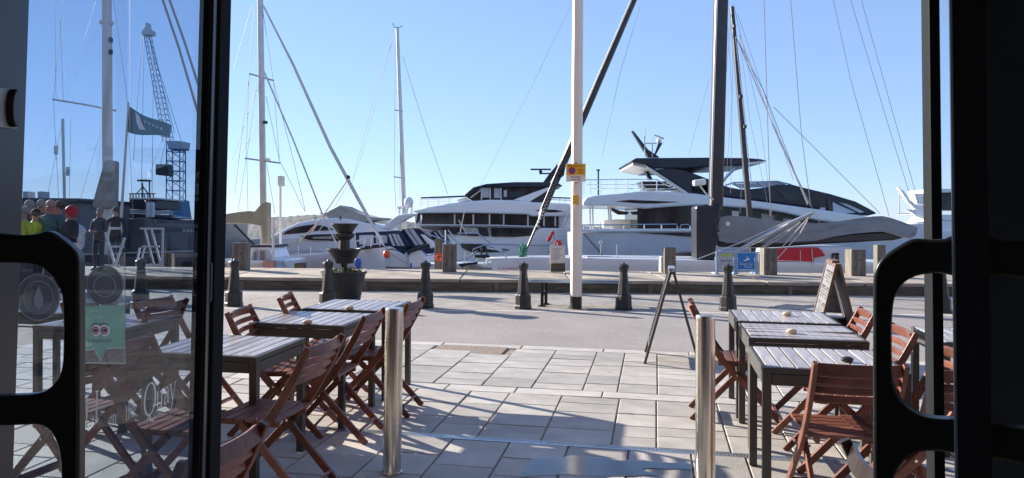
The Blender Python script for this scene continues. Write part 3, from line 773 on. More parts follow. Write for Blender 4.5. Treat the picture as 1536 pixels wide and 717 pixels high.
# bench by the roadside
xa, xb = at(794, 420, 12.9).x, at(932, 420, 12.9).x
bn = thing('bench', 'low backless bench with black legs between the green rope and the lamp post', 'bench', ((xa+xb)/2, 12.95, Z1))
for k in range(3): MB().box(((xa+xb)/2, 12.80+k*.15, Z1+.435), (xb-xa, .135, .045)).build('seat_plank', 'pile', bn, .005)
MB().box(((xa+xb)/2, 12.722, Z1+.437), (xb-xa, .012, .05)).build('edge_strip', 'signframe', bn)
for xx in (xa+.22, xb-.01):
    for yy in (12.78, 13.10): MB().box((xx+(yy-12.78)*.25, yy, Z1+.205), (.055, .05, .41)).build('leg', 'black', bn, .004)
    MB().box((xx+.04, 12.94, Z1+.22), (.05, .27, .06)).build('leg_brace', 'black', bn, .004)
    for yy in (12.78, 13.10): MB().box((xx+(yy-12.78)*.25, yy, Z1+.012), (.13, .10, .024)).build('foot_plate', 'black', bn, .003)

# tiered planter
Yp = 13.3; s_ = Yp/F; pc = at(515, 450, Yp); pc.z = Z1
pt = thing('tiered_planter', 'dark tiered planter of stacked bowls on a round tub by the quay', 'planter', pc)
def zr(lst): return [(r*s_, (450-y)*s_) for r, y in lst]
MB().lathe(zr([(24, 450), (25, 448), (32, 409), (34, 408), (34, 405), (31, 405), (30, 409)]), pc, 28).build('tub', 'planter', pt, 0, True)
MB().lathe(zr([(5, 410), (5, 392)]), pc, 12).build('stem', 'planter', pt)
MB().lathe(zr([(14, 393), (15, 389), (24, 374), (26, 373), (26, 371), (23, 371), (21, 376)]), pc, 28).build('bowl', 'planter', pt, 0, True)
MB().lathe(zr([(9, 378), (8, 357)]), pc, 12).build('stem', 'planter', pt)
MB().lathe(zr([(9, 358), (14, 354), (15.5, 349), (12, 348)]), pc, 20).build('bowl', 'planter', pt, 0, True)
MB().lathe(zr([(11, 349), (13, 345), (19, 336), (20, 335.5), (20, 333.5), (17, 334), (15, 338)]), pc, 28).build('bowl', 'planter', pt, 0, True)
c2 = pc + V((0, -26*s_, 26*s_)); 
MB().tube([pc+V((.01, -.335, .27)), pc+V((.01, -.352, .272))], .075, 20).build('round_badge', 'iron', pt)
b = MB(); rnd = random.Random(3)
for k in range(420):
    a = rnd.uniform(0, 2*math.pi); r = rnd.uniform(.03, .36); c = pc+V((r*math.cos(a), r*math.sin(a), 45*s_+rnd.uniform(-.04, .05)))
    d = V((rnd.uniform(-1, 1), rnd.uniform(-1, 1), rnd.uniform(.2, 1))).normalized()*.045; e = d.cross(V((rnd.random(), rnd.random(), .2))).normalized()*.016
    b.face([c-e, c+d*.5-e*.3, c+d, c+e])
b.build('planting', 'plant', pt, kind='stuff')

# folding boards
def a_board(name, label, p, heading, spread, width, height, fm, face_m, write=False):
    rt = thing(name, label, 'sign')
    for sx in (-1, 1):
        top = V((sx*.012, 0, height)); bot = V((sx*spread/2, 0, 0)); d = (bot-top); n = V((d.z*-1, 0, d.x)).normalized(); n = n if n.x*sx > 0 else -n
        def P(t, w): return top + d*t + V((0, w*width/2, 0))
        for w in (-1, 1): MB().bar(P(0, w*.95), P(1, w*.95), .034, .026, n).build('side_rail', fm, rt, .003)
        for t in (.02, .82): MB().bar(P(t, -.9), P(t, .9), .036, .022, n).build('cross_rail', fm, rt, .003)
        bd = MB().prism([P(.04, -.9)-n*.006, P(.04, .9)-n*.006, P(.80, .9)-n*.006, P(.80, -.9)-n*.006], n*.010).build('board', face_m, rt)
        if write:
            b = MB(); rnd = random.Random(4+sx)
            for k in range(26):
                t = .09+k*.026; w = -.74
                if k % 6 == 5: continue
                while w < .7:
                    l = rnd.uniform(.05, .20)
                    if rnd.random() < .8 and w+l < .78: b.prism([P(t, w)+n*.0052, P(t, w+l)+n*.0052, P(t+(.008 if k % 6 else .017), w+l)+n*.0052, P(t+(.008 if k % 6 else .017), w)+n*.0052], n*.001)
                    w += l+.04
            b.build('menu_writing', 'ink', bd, kind='stuff')
    MB().box((0, 0, height+.004), (.07, width*.5, .03)).build('hinge', 'chrome' if not write else fm, rt, .004)
    put(rt, p, heading); return rt
g = gnd(967, 546)
a_board('folding_sign', 'dark metal folding sign standing open, seen edge on beside the road', g+UU*.27+VV*.31, 0, .54, .62, .94, 'frame', 'black')
pb = at(1252, 396, 7.6); pb.z = 0
a_board('menu_board', 'wooden folding chalkboard with white menu writing behind the right tables', pb+V((.0, .05, 0)), R(-4), .50, .60, 1.03, 'sign_wood', 'paper', True)
MB_ = MB().lathe([(.10, 0), (.12, .42), (.125, .43), (.11, .44)], pb+V((.10, .25, zg(pb.x, pb.y))), 18)
tag(MB_.build('waste_bin', 'black', None, 0, True), 'small black bin tucked behind the wooden chalkboard', 'bin')

# ================================================================== QUAY FURNITURE
def pile(x0, x1, y0, Y, label, m='pile', t=None):
    zt = at((x0+x1)/2, y0, Y).z; xa_, xb_ = at(x0, y0, Y).x, at(x1, y0, Y).x; w = xb_-xa_
    zb = Z1+.295 if Y < 18.4 else WATER_Z-.5
    rt = thing('timber_pile', label, 'pile', ((xa_+xb_)/2, Y+w/2, zb), 'timber piles along the quay edge')
    MB().box(((xa_+xb_)/2, Y+w/2, (zt+zb)/2), (w, t or w, zt-zb)).build('pile_shaft', m, rt, .012)
    MB().box(((xa_+xb_)/2, Y+w/2, zt+.006), (w-.02, (t or w)-.02, .014)).build('pile_cap', m, rt, .005)
    for k in (.3, .62): MB().box(((xa_+xb_)/2+w*(k-.5)*1.2, Y-.008, zb+(zt-zb)*k), (.028, .02, .028)).build('bolt', 'iron', rt)
pile(348, 369, 365, 17.3, 'weathered square pile beside the small white wheelhouse')
pile(664, 684, 367, 17.3, 'weathered square pile before the navy canopied boat')
pile(652, 663, 359, 19.0, 'thinner dark pile close behind the square one by the navy canopies')
pile(997, 1014, 372, 17.3, 'weathered square pile directly behind the dark folding sign')
pile(1146, 1166, 373, 17.3, 'weathered square pile next to the blue sign with the white boat')
pile(1277, 1299, 375, 17.3, 'weathered square pile above the wooden chalkboard')
pile(1316, 1329, 368, 20.5, 'grey pile in the water under the grey sail cover')
nb = thing('notice_box', 'grey notice box on a timber stub beside the lamp post', 'notice box', (at(836, 404, 17.3).x, 17.4, Z1+.295))
MB().px([(827, 376), (847, 376), (848, 408), (826, 408)], 17.4, .25).build('stub', 'timber', nb, .01)
MB().px([(825, 368), (848, 368), (848, 395), (825, 395)], 17.30, .07).build('box', 'plate', nb, .01)
MB().px([(827, 371), (846, 371), (846, 392), (827, 392)], 17.292, .006).build('notice_sheet', 'offwhite', nb)
b = MB()
for k in range(6): b.px([(828.5, 373+k*3), (828.5+14-(k % 3)*2, 373+k*3), (828.5+14-(k % 3)*2, 374+k*3), (828.5, 374+k*3)], 17.289, .002)
b.build('notice_print', 'cladding', nb)
hk = thing('red_bundle', 'small red and white bundle resting on the grey notice box', 'bundle', at(837, 367.5, 17.33))
MB().px([(832, 368), (833, 361), (836, 359), (838, 362), (840, 359.5), (842, 363), (843, 368)], 17.31, .08).build('cloth', 'red', hk, .012)
MB().px([(834.5, 367.9), (835, 363), (837, 363), (836.7, 367.9)], 17.30, .02).build('stripe', 'white', hk)
fl = thing('red_flag', 'small red flag on a thin staff above the notice box', 'flag', at(822, 385, 22.5))
b = MB(); pts = [(829.5, 346), (832.5, 350), (829, 353), (827, 359), (823, 363), (820, 361), (822, 356), (825, 353), (826, 349)]
MB().px(pts, 22.5, .03).build('cloth', 'red', fl, .008)
MB().pxtube([(830.5, 344), (833.5, 389)], 22.52, .012).build('staff', 'wire', fl)
# sandwich boards of the trip boats
def trip_board(x0, x1, y0, y1, label, face, Y=17.1):
    rt = thing('trip_board', label, 'sign', at((x0+x1)/2, y1, Y), 'boat trip boards on the quay')
    for x in (x0, x1):
        MB().pxtube([(x, y0), (x, y1)], Y, .022, 8).build('frame_post', 'signframe', rt)
        p = at(x, y1, Y); MB().box(p+V((0, .12, .015)), (.09, .34, .035)).build('foot', 'signframe', rt, .006)
    for y in (y0+1, y1-5): MB().pxtube([(x0, y), (x1, y)], Y, .018, 8).build('cross_tube', 'signframe', rt)
    MB().px([(x0+2, y0+2.5), (x1-2, y0+2.5), (x1-2, y1-7), (x0+2, y1-7)], Y-.01, .02).build('panel', face, rt, .003)
    return rt
tb = trip_board(1105, 1134, 378, 411, 'blue board with white boat emblem and lettering by the square pile', 'signblue')
MB().px([(1114.5, 391.5), (1120, 388), (1120.3, 384), (1121, 384), (1121.6, 387), (1125.5, 387.5), (1122, 390.5), (1117, 391.8)], 17.082, .004).build('boat_emblem', 'white_print', tb)
sgt('Deep Sea', 1119.5, 396, 4.0, 17.084, 'white_print', tb, .92); sgt('Tours', 1122, 400.3, 4.0, 17.084, 'white_print', tb, .92)
tb = trip_board(1075, 1102, 377, 411, 'pale board with lime swoosh half hidden by a cast iron bollard', 'pale_glass')
MB().px([(1078.5, 381), (1100, 381), (1098, 383.5), (1090, 385.5), (1083, 384.5)], 17.082, .004).build('lime_swoosh', 'lime', tb)
sgt('Boat Trips', 1089, 391, 3.2, 17.084, 'blue_print', tb, .9)
tb = trip_board(1136, 1150, 378, 411, 'pale narrow board partly behind the square pile beside the blue board', 'pale_glass', 17.75)

# ================================================================== BOATS
def boat(name, label, cat, px_, py_, Y): return thing(name, label, cat, at(px_, py_, Y))
def rail(parent, Y, top, posts, ybot, r=.014, extra=(), m='chrome'):
    MB().pxtube(top, Y, r).build('rail', m, parent)
    for e in extra: MB().pxtube(e, Y, r*.8).build('rail', m, parent)
    for x, y0 in posts: MB().pxtube([(x, y0), (x, ybot)], Y, r).build('stanchion', m, parent)
def stays(parent, Y, lines, r=.010, m='wire', name='stay'):
    for q in lines: MB().pxtube(q, Y, r, 4).build(name, m, parent)

# --- ocean racing yacht with the dark mast (bow towards the green rope)
Yc = 24.0
yr = boat('sailing_yacht', 'racing yacht with thick dark mast, grey sail cover and CANADA lettering', 'sailing yacht', 1060, 415, Yc)
hull([(728, 386, 0), (745, 386, .18), (790, 386, .42), (880, 387, .72), (980, 389, .92), (1080, 391, 1), (1200, 393, 1), (1300, 395, .95), (1400, 396, .9)], 424, Yc+1.4, 3.9, 'white', 'hull', yr, lean=.12)
yn = Yc-.42
sgt('CANADA', 762, 403, 4.6, 23.42, 'red_print', yr, 1.15)
MB().px([(880, 384.5), (1060, 387), (1060, 389.5), (880, 387)], 24.6, .9).build('coachroof', 'white', yr, .05)
# cabin with red canopy
MB().px([(1166, 373), (1190, 371), (1225, 369), (1274, 369), (1281, 373), (1281, 398), (1166, 398)], 23.6, 2.2).build('cabin', 'hullgrey', yr, .12)
MB().px([(1166, 374), (1176, 372.2), (1200, 371.2), (1228, 371), (1234, 376), (1239, 384), (1222, 386), (1220.5, 399), (1200, 398), (1166, 396)], 23.5, .12).build('red_canopy', 'red', yr, .04)
stays(yr, 23.46, [[(1200.5, 376), (1200.5, 397)], [(1217.5, 372.5), (1220, 398)], [(1166, 390.5), (1220, 393.5)]], .012, 'offwhite', 'seam')
for pts in ([(1248.5, 381), (1250.6, 381), (1250.6, 396), (1248.5, 396)], [(1254, 381), (1258.4, 381), (1258.4, 396), (1254, 396)]): MB().px(pts, 23.54, .06).build('locker_latch', 'black', yr)
MB().pxtube([(1248.5, 381), (1258.4, 381)], 23.54, .03).build('latch_bar', 'black', yr)
# mast
def q4(a, c, wa, wc, yy=(0, 0)): return [(a[0]-wa/2, a[1]), (a[0]+wa/2, a[1]), (c[0]+wc/2, c[1]), (c[0]-wc/2, c[1])]
m_ = at(1074.5, 310, Yc); mt = at(1091, -330, Yc); mtop = mt
MB().ribbon([m_+V((0, .1, -.05)), m_.lerp(mt, .5)+V((0, .1, 0)), mt+V((0, .1, 0))], .36, [.43, .43, .36], (0, 1, 0)).build('mast', 'mastdark', yr, .07)
MB().pxtube([(1066.5, 318), (1066.8, 282), (1075.4, 0), (1082, -220)], Yc-.10, .032, 6).build('mast_strip', 'offwhite', yr)  # pale strip run up the left face of the mast
MB().px([(1044, 309), (1060, 306), (1066, 308), (1083, 306), (1081, 318), (1076, 330), (1078, 345), (1075, 365), (1073, 391), (1044, 391)], Yc-.25, .7).build('mast_cover', 'darkgrey', yr, .08)
# boom and sail cover
MB().px([(1078, 354), (1090, 362), (1180, 362), (1290, 349), (1340, 347), (1362, 355), (1340, 361), (1230, 366), (1150, 372), (1078, 371)], Yc-.1, .35).build('boom', 'black', yr, .05)
b = MB()
top = [(1074.5, 343), (1079, 326), (1092, 323.5), (1118, 324.5), (1140, 328), (1171, 331.5), (1224, 335), (1250, 333), (1281, 328.5), (1310, 324.5), (1324, 324), (1337, 327), (1352, 332), (1366, 337), (1377, 341)]
bot = [(1076, 350), (1079, 361), (1092, 364.5), (1118, 364.5), (1140, 364.5), (1171, 364.5), (1224, 361), (1250, 355), (1281, 350.5), (1310, 348), (1326, 347.5), (1340, 351.5), (1352, 355), (1366, 358), (1374, 353)]
rows = []
rnd = random.Random(8)
for i, (t_, u_) in enumerate(zip(top, bot)):
    row = []
    for k in range(9):
        f = k/8; y = .02+.26*f**.8 + (.036*math.sin(i*1.9+k*1.1) + .028*math.sin(i*4.1-k*1.7) + rnd.uniform(-.03, .03))*(0 < k < 8)
        row.append(b.bm.verts.new(at(t_[0]+(u_[0]-t_[0])*f, t_[1]+(u_[1]-t_[1])*f, Yc+.05-y)))
    for k in range(8, 0, -1):
        p = row[k].co; row.append(b.bm.verts.new((p.x, 2*(Yc+.05)-p.y, p.z)))
    rows.append(row)
for a, c in zip(rows, rows[1:]):
    n = len(a)
    for k in range(n): b.bm.faces.new((a[k], a[(k+1) % n], c[(k+1) % n], c[k]))
b.bm.faces.new(rows[0]); b.bm.faces.new(rows[-1][::-1])
sc_ = b.build('sail_cover', 'greycan', yr, 0, True)
MB().px(pxdisc(1092, 335.5, 3.2, 0, 0, 14), Yc-.40, .01).build('cover_emblem', 'white', yr)
MB().pxtube([(1104, 377), (1140, 358), (1190, 333), (1219, 319.5)], Yc-.75, [.045, .075, .075, .05], 8).build('spinnaker_pole', 'alu', yr)
MB().pxtube([(1150, 352.5), (1182, 336.5)], Yc-.82, .035, 8).build('pole_sleeve', 'white', yr)
stays(yr, Yc-.7, [[(1048, 388), (1110, 364), (1185, 330)], [(1142, 371), (1170, 352), (1196, 337)], [(1146, 371), (1172, 356), (1200, 333)], [(1166, 388), (1200, 350), (1216, 322)], [(1172, 372), (1198, 342), (1217, 321)]], .014, 'offwhite', 'sheet')
stays(yr, Yc+.3, [[(1186, 0), (1202, 200), (1216, 309)], [(1104, 55), (1150, 165), (1213, 305)], [(1106, 60), (1145, 135), (1211, 308)], [(1146, 0), (1152, 200), (1156, 325)]], .012, 'wire')
stays(yr, Yc+.1, [[(1109, 52), (1160, 190), (1212, 306)]], .020, 'offwhite', 'topping_lift')
stays(yr, Yc+.5, [[(1250, 0), (1276, 120), (1334, 325)], [(1276, 0), (1330, 180), (1381, 345)], [(1292, 0), (1345, 190), (1378, 305)], [(1160, 160), (1240, 240), (1320, 320)], [(1122, 90), (1170, 215), (1230, 335)]], .010, 'wire')
stays(yr, Yc+.5, [[(1064, 118), (1033, 232)], [(860, 0), (800, 125), (720, 280)], [(1092, 40), (1098, 150), (1088, 280)], [(1110, 60), (1125, 180), (1155, 322)], [(960, 10), (930, 110), (903, 235)]], .006, 'wire')
MB().px([(1041, 270), (1059, 267.5), (1060, 277), (1042, 279)], Yc-.35, .3).build('radar_box', 'white', yr, .05)
MB().pxtube([(1050, 279), (1060, 292), (1070, 300)], Yc-.2, .03).build('radar_bracket', 'offwhite', yr)
# forestay with the furled sail, green lashing at the stem
f0, f1 = at(786, 383, Yc+1.3), at(978, -62, Yc+.4)
MB().tube([f0.lerp(f1, t) for t in (0, .12, .16, .3, .6, .9)], [.035, .04, .10, .115, .11, .09], 8).build('furled_sail', 'mastdark', yr, 0, True)
b = MB()
for k in range(15):
    t = .10+k*.012
    p = f0.lerp(f1, t); b.tube([p+V((-.05, -.075, -.03)), p+V((.05, -.085, .04))], .022, 5)
b.build('lashing_stripe', 'offwhite', yr)
MB().tube([f0.lerp(f1, .14)+V((-.10, -.05, 0)), f0.lerp(f1, .36)+V((-.13, -.05, 0)), f0.lerp(f1, .9)+V((-.11, -.05, 0))], .018, 5).build('furling_line', 'offwhite', yr)
MB().px([(838, 260), (848, 252), (846, 263), (840, 268)], Yc+.9, .12).build('halyard_clamp', 'black', yr, .02)
b = MB(); rnd = random.Random(2)
for k in range(16):
    p = at(784, 376, Yc+.9); pts = [p+V((rnd.uniform(-.14, .16), rnd.uniform(-.1, .1), rnd.uniform(-.26, .26))) for _ in range(4)]
    b.tube(pts, .020, 5)
b.build('green_lashing', 'green_rope', yr)
rail(yr, Yc-.1, [(876, 384.5), (960, 384.5), (1042, 386.5)], [(901, 365), (925, 367), (1056, 372), (1075, 372)], 389, .012)
MB().pxtube([(901, 365), (925, 380)], Yc-.1, .012).build('rail', 'chrome', yr)
MB().lathe([(.05, 0), (.07, .05), (.05, .12), (.02, .13)], at(901, 366, Yc-.1), 10).build('stern_light', 'offwhite', yr)
MB().px([(991, 385), (1002, 384), (1002, 411), (991, 411)], 18.45, .25).build('power_pedestal', 'offwhite', tag(boat('power_post', 'white shore power post beside the square pile behind the folding sign', 'power post', 996, 411, 18.45)), .02)
rail(yr, Yc-.1, [(1044, 372), (1076, 372)], [], 380, .012, extra=[[(1044, 381), (1076, 380)]])

# --- second mast: dark yacht behind
Y2 = 31.0
y2 = boat('sailing_boat', 'dark leaning mast standing behind the thick mast', 'sailing boat', 1130, 396, Y2)
hull([(1010, 378, 0), (1040, 378, .5), (1120, 379, 1), (1230, 379, .9), (1260, 379, .8)], 402, Y2+1.2, 3.2, 'darkgrey', 'hull', y2)
a_, c_ = at(1129, 378, Y2+1.2), at(1097.5, 10, Y2+1.2)
MB().ribbon([a_, a_.lerp(c_, .5), c_], .22, [.22, .21, .16], (0, 1, 0)).build('mast', 'mastdark', y2, .04)
MB().pxtube([(1103, 55), (1127, 275)], Y2+1.05, .02).build('mast_strip', 'offwhite', y2)
for (x, y) in ((1101, 40), (1111, 145), (1117, 190)): MB().box(at(x, y, Y2+1.0), (.12, .2, .16)).build('mast_fitting', 'iron', y2, .01)
stays(y2, Y2+1.1, [[(1098, 12), (1086, 150), (1081, 260)], [(1100, 12), (1098, 160), (1096, 290)], [(1104, 50), (1118, 180), (1110, 320)], [(1100, 5), (1140, 180), (1158, 320)], [(1106, 20), (1190, 270)]], .009, 'wire')

# --- big motor yacht, dark upper deck (behind the masts)
Ya = 44.0; BE = 6.0
mb_ = boat('motor_yacht', 'large white motor yacht with dark swept upper deck behind the thick mast', 'yacht', 1100, 408, Ya)
hull([(858, 348, .92), (960, 347.5, .98), (1044, 347, 1), (1150, 346, 1), (1250, 343, .85), (1330, 339, .5), (1400, 334, .1)], 413, Ya+BE/2, BE, 'hullgrey', 'hull', mb_, lean=.12)
MB().px([(868, 343.5), (1043, 342.5), (1060, 343), (1060, 347.5), (868, 348)], Ya-.05, .25).build('bulwark', 'white', mb_, .05)
MB().px([(956, 349), (1044, 348.5), (1060, 349), (1060, 357), (1044, 356), (1000, 352)], Ya-.03, .08).build('hull_window', 'tint', mb_)
MB().px([(956, 312), (1044, 308), (1080, 309), (1142, 313), (1220, 325), (1290, 336), (1290, 343), (956, 343)], Ya+.5, BE-1).build('main_saloon', 'tint', mb_, .03)
for x0, x1 in ((979, 980), (998, 999), (1126, 1127), (1160, 1161)): MB().px([(x0, 313), (x1, 313), (x1, 343), (x0, 343)], Ya+.46, .06).build('window_mullion', 'black', mb_)
for q in ([(1098, 316), (1108, 317), (1108, 342), (1098, 342)], [(1142, 320), (1162, 323), (1162, 333), (1142, 331)], [(1175, 327), (1196, 330), (1196, 338), (1175, 336)]): MB().px(q, Ya+.47, .05).build('window_pane', 'offwhite' if q[0][0] == 1098 else 'tent', mb_)
WB = [(874, 304), (880, 296), (893, 293), (927, 290), (970, 286), (1000, 287.5), (1041, 290), (1080, 295), (1140, 302), (1199, 310), (1237, 315), (1303, 325), (1318, 329), (1300, 336), (1260, 335), (1227, 331), (1180, 320), (1142, 313.5), (1080, 309.5), (1047, 308), (1010, 310), (970, 313), (940, 310), (910, 309), (876, 309)]
MB().px(WB, Ya-.1, BE+.2).build('upper_deck', 'white', mb_, .12)
MB().px([(923.6, 302), (943.7, 299.7), (1000, 302), (1020.7, 303), (985, 305.2), (960, 305.2)], Ya-.13, .06).build('deck_vent', 'tint', mb_)
UP = [(1035, 291), (1034, 279), (1060, 267), (1081, 276), (1095, 281), (1112, 284), (1140, 283), (1165, 277), (1190, 277), (1205, 281), (1247, 291), (1284, 302), (1305, 313), (1317, 320), (1303, 323.5), (1237, 314), (1199, 309), (1140, 301), (1080, 294)]
MB().px(UP, Ya+.3, BE-.6).build('wheelhouse', 'darkgrey', mb_, .10)
MB().px([(1249, 303), (1255, 306), (1284, 319), (1250, 321)], Ya+.26, .06).build('window_pane', 'pale_glass', mb_)
MB().px([(1258, 303.5), (1271, 306), (1297, 318), (1290, 319.5)], Ya+.26, .06).build('window_pane', 'pale_glass', mb_)
MB().px([(1230, 311), (1238, 311.5), (1238, 318), (1230, 317)], Ya+.26, .06).build('window_pane', 'pale_glass', mb_)
MB().px([(1240, 297), (1246, 298), (1250, 321), (1243, 321)], Ya+.25, .06).build('window_mullion', 'black', mb_)
MB().px([(1166, 285), (1237, 297), (1237, 308), (1180, 300)], Ya+.26, .06).build('side_window', 'tint', mb_)
for q in ([(1088, 278), (1100, 274), (1166, 272), (1187, 277)], [(1100, 274), (1112, 283)], [(1135, 273), (1148, 282)], [(1166, 272), (1178, 277)]): MB().pxtube(q, Ya+.4, .05).build('windscreen_frame', 'chrome', mb_)
MB().px([(1098, 276), (1166, 273), (1180, 277), (1112, 283)], Ya+.8, .08).build('windscreen', 'pale_glass', mb_)
c7 = lambda L_: crop(940, 190, 5.514, L_)
MB().px(c7([(35, 285), (80, 258), (670, 254), (1000, 258), (1110, 266), (1170, 282), (1100, 310), (970, 320), (780, 325), (460, 350), (420, 346), (230, 350), (150, 310), (60, 298)]), Ya+.2, BE-.4).build('hard_top', 'darkgrey', mb_, .12)
MB().px(c7([(50, 302), (150, 312), (235, 352), (160, 345), (48, 318)]), Ya+.5, BE-1).build('top_lip', 'offwhite', mb_, .03)
MB().px(c7([(970, 300), (1100, 285), (1165, 283), (1100, 308), (980, 318)]), Ya+.15, .1).build('top_lip', 'offwhite', mb_)
MB().px(c7([(150, 312), (420, 342), (470, 355), (660, 425), (680, 470), (680, 562), (520, 555), (222, 352)]), Ya+.3, .7).build('top_support', 'darkgrey', mb_, .08)
MB().px(c7([(150, 312), (420, 342), (470, 355), (660, 425), (680, 470), (680, 562), (520, 555), (222, 352)]), Ya+BE-1.0, .7).build('top_support', 'darkgrey', mb_, .08)
MB().px(c7([(232, 345), (390, 328), (400, 338), (240, 355)]), Ya+.27, .05).build('trim_stripe', 'white', mb_)
MB().px(c7([(150, 315), (215, 352), (520, 553), (480, 553), (200, 372)]), Ya+.26, .2).build('stair_rail', 'offwhite', mb_, .02)
MB().px(c7([(45, 35), (52, 28), (75, 55), (180, 190), (275, 252), (180, 252), (110, 140)]), Ya+2.4, .5).build('radar_fin', 'darkgrey', mb_, .05)
MB().px(c7([(138, 350), (170, 352), (220, 440), (190, 442)]), Ya+2.4, .4).build('fin_brace', 'darkgrey', mb_, .03)
MB().px(c7([(300, 130), (262, 140), (232, 225), (245, 228)]), Ya+2.3, .2).build('dome_arm', 'darkgrey', mb_)
MB().ball(at(*c7([(268, 118)])[0], Ya+2.4), .16).build('radar_dome', 'white', mb_, 0, True)
MB().px(c7([(225, 68), (232, 62), (312, 92), (308, 102)]), Ya+2.3, .25).build('radar_bar', 'offwhite', mb_, .03)
stays(mb_, Ya+2.4, [c7([(150, 138), (250, 138)]), c7([(150, 10), (150, 252)]), c7([(212, 90), (212, 252)])], .035, 'offwhite', 'aerial')
MB().pxtube(c7([(785, 465), (830, 410), (890, 350), (950, 295)]), Ya+.4, .09, 6).build('top_strut', 'chrome', mb_)
rail(mb_, Ya+.3, [(873, 270), (940, 269), (985, 269), (1008, 282)], [(876, 270), (886, 270), (902, 270), (924, 270), (942, 270), (963, 270), (985, 270)], 291, .03, extra=[[(880, 277), (1000, 277)], [(886, 283), (1010, 283)]])
b = MB()
for k in range(4): b.px([(962+k*2, 272+k*3.4), (1000+k*4, 272+k*3.4), (1004+k*4, 274+k*3.4), (964+k*2, 274+k*3.4)], Ya+1, 2)
b.build('deck_steps', 'darkgrey', mb_)
MB().pxtube([(897.5, 254), (897.5, 296)], Ya+1.5, .05).build('aerial', 'iron', mb_); MB().px([(895, 254), (900, 254), (900, 256), (895, 256)], Ya+1.4, .2).build('aerial_cap', 'iron', mb_)
for x in (885, 889, 912, 915): MB().pxtube([(x, 309), (x+(.5 if x < 900 else 3), 344)], Ya+.6, .05).build('deck_post', 'offwhite', mb_)
rail(mb_, Ya-.05, [(873, 337.5), (1015, 336.5), (1016, 343)], [(875, 338), (898, 338), (907, 338), (935, 338), (966, 337), (992, 337)], 344, .04)
for x in (1020, 1040): MB().pxtube([(x, 344), (x+1, 338), (x+4, 337), (x+13, 337), (x+15, 339), (x+15, 344)], Ya-.05, .04).build('rail', 'chrome', mb_)
stays(mb_, Ya-.06, [[(894, 348), (894, 405)], [(949, 350), (949, 402)]], .02, 'plate', 'hull_seam')
MB().pxtube([(876, 351), (908, 387)], Ya-.5, .03).build('mooring_line', 'black', mb_)
MB().px([(1033, 378), (1042, 378), (1060, 390), (1050, 391)], Ya-.06, .06).build('anchor_pocket', 'tint', mb_)
# pale cockpit backdrop seen under the overhang: sofa and far table
MB().px([(905, 330), (930, 329), (955, 330), (955, 343), (905, 343)], Ya+3, 1.5).build('cockpit_sofa', 'offwhite', mb_, .1)
MB().px([(917, 311), (930, 316), (944, 318), (941, 322), (928, 322), (918, 316)], Ya+3.2, .4).build('cockpit_fender', 'darkgrey', mb_, .05)

# --- motor yacht in the middle
Yb = 52.0; BE = 5.6; c5 = lambda L_: crop(560, 230, 3.774, L_)
my = boat('motor_yacht', 'white motor yacht with long tinted window bands left of the lamp post', 'yacht', 740, 405, Yb)
hull([(600, 356, 0), (622, 354, .35), (660, 353, .72), (720, 354, .95), (790, 350, 1), (812, 342, 1), (866, 342, .97), (890, 343, .95)], 409, Yb+BE/2, BE, 'white', 'hull', my, lean=.15)
MB().px(c5([(232, 340), (560, 338), (870, 343), (1120, 350), (1120, 480), (240, 470)]), Yb+1.0, BE-2).build('cabin', 'white', my, .05)
MB().px(c5([(250, 342), (560, 340), (870, 346), (1050, 354), (1050, 425), (950, 418), (880, 410), (260, 402), (240, 395)]), Yb+.7, BE-1.4).build('window_band', 'tint', my, .04)
for x in (270, 460, 566, 658, 738, 875, 966, 1030): MB().px(c5([(x-4, 344), (x+4, 344), (x+4, 414), (x-4, 408)]), Yb+.66, .06).build('window_mullion', 'offwhite' if x not in (738, 460) else 'plate', my)
MB().px(c5([(235, 400), (700, 404), (945, 412), (945, 420), (700, 412), (235, 408)]), Yb+.3, .5).build('side_deck', 'hullgrey', my, .03)
for q in ([(262, 414), (430, 414), (480, 458), (330, 455)], [(400, 418), (645, 420), (655, 470), (560, 468), (480, 460)], [(665, 421), (935, 424), (893, 466), (800, 474), (668, 472)]): MB().px(c5(q), Yb-.04+.35*(q[0][0] < 300), .1).build('hull_window', 'tint', my)
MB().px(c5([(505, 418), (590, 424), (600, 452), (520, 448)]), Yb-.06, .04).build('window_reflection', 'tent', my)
MB().px(c5([(490, 508), (760, 514), (1000, 518), (1000, 558), (560, 562), (500, 535)]), Yb+.15, .3).build('lower_window', 'tint', my, .02)
for q in (pxdisc(760, 536, 16, 0, 0, 16), pxdisc(740, 536, 14, 0, 0, 16)): MB().px(c5(q), Yb+.11, .05).build('porthole', 'darkgrey', my)
MB().px(c5([(215, 327), (330, 300), (450, 282), (550, 270), (660, 262), (780, 264), (900, 276), (1118, 286), (1120, 356), (900, 357), (870, 346), (560, 338), (250, 339)]), Yb+.1, BE-.2).build('upper_deck', 'white', my, .12)
MB().px(c5([(916, 323), (960, 317), (1030, 320), (1080, 328), (1030, 334), (950, 333)]), Yb+.06, .06).build('deck_vent', 'tint', my)
MB().px(c5([(515, 240), (575, 200), (720, 190), (1000, 186), (870, 262), (560, 268)]), Yb+.8, BE-1.6).build('wheelhouse', 'tint', my, .05)
for q in ([(614, 196), (655, 194), (655, 250), (612, 250)], [(684, 198), (716, 198), (716, 252), (684, 252)], [(738, 208), (756, 208), (756, 246), (738, 246)]): MB().px(c5(q), Yb+.76, .06).build('window_pane', 'pale_glass', my)
MB().px(c5([(770, 218), (868, 215), (836, 246), (770, 246)]), Yb+.76, .06).build('window_pane', 'hill', my)
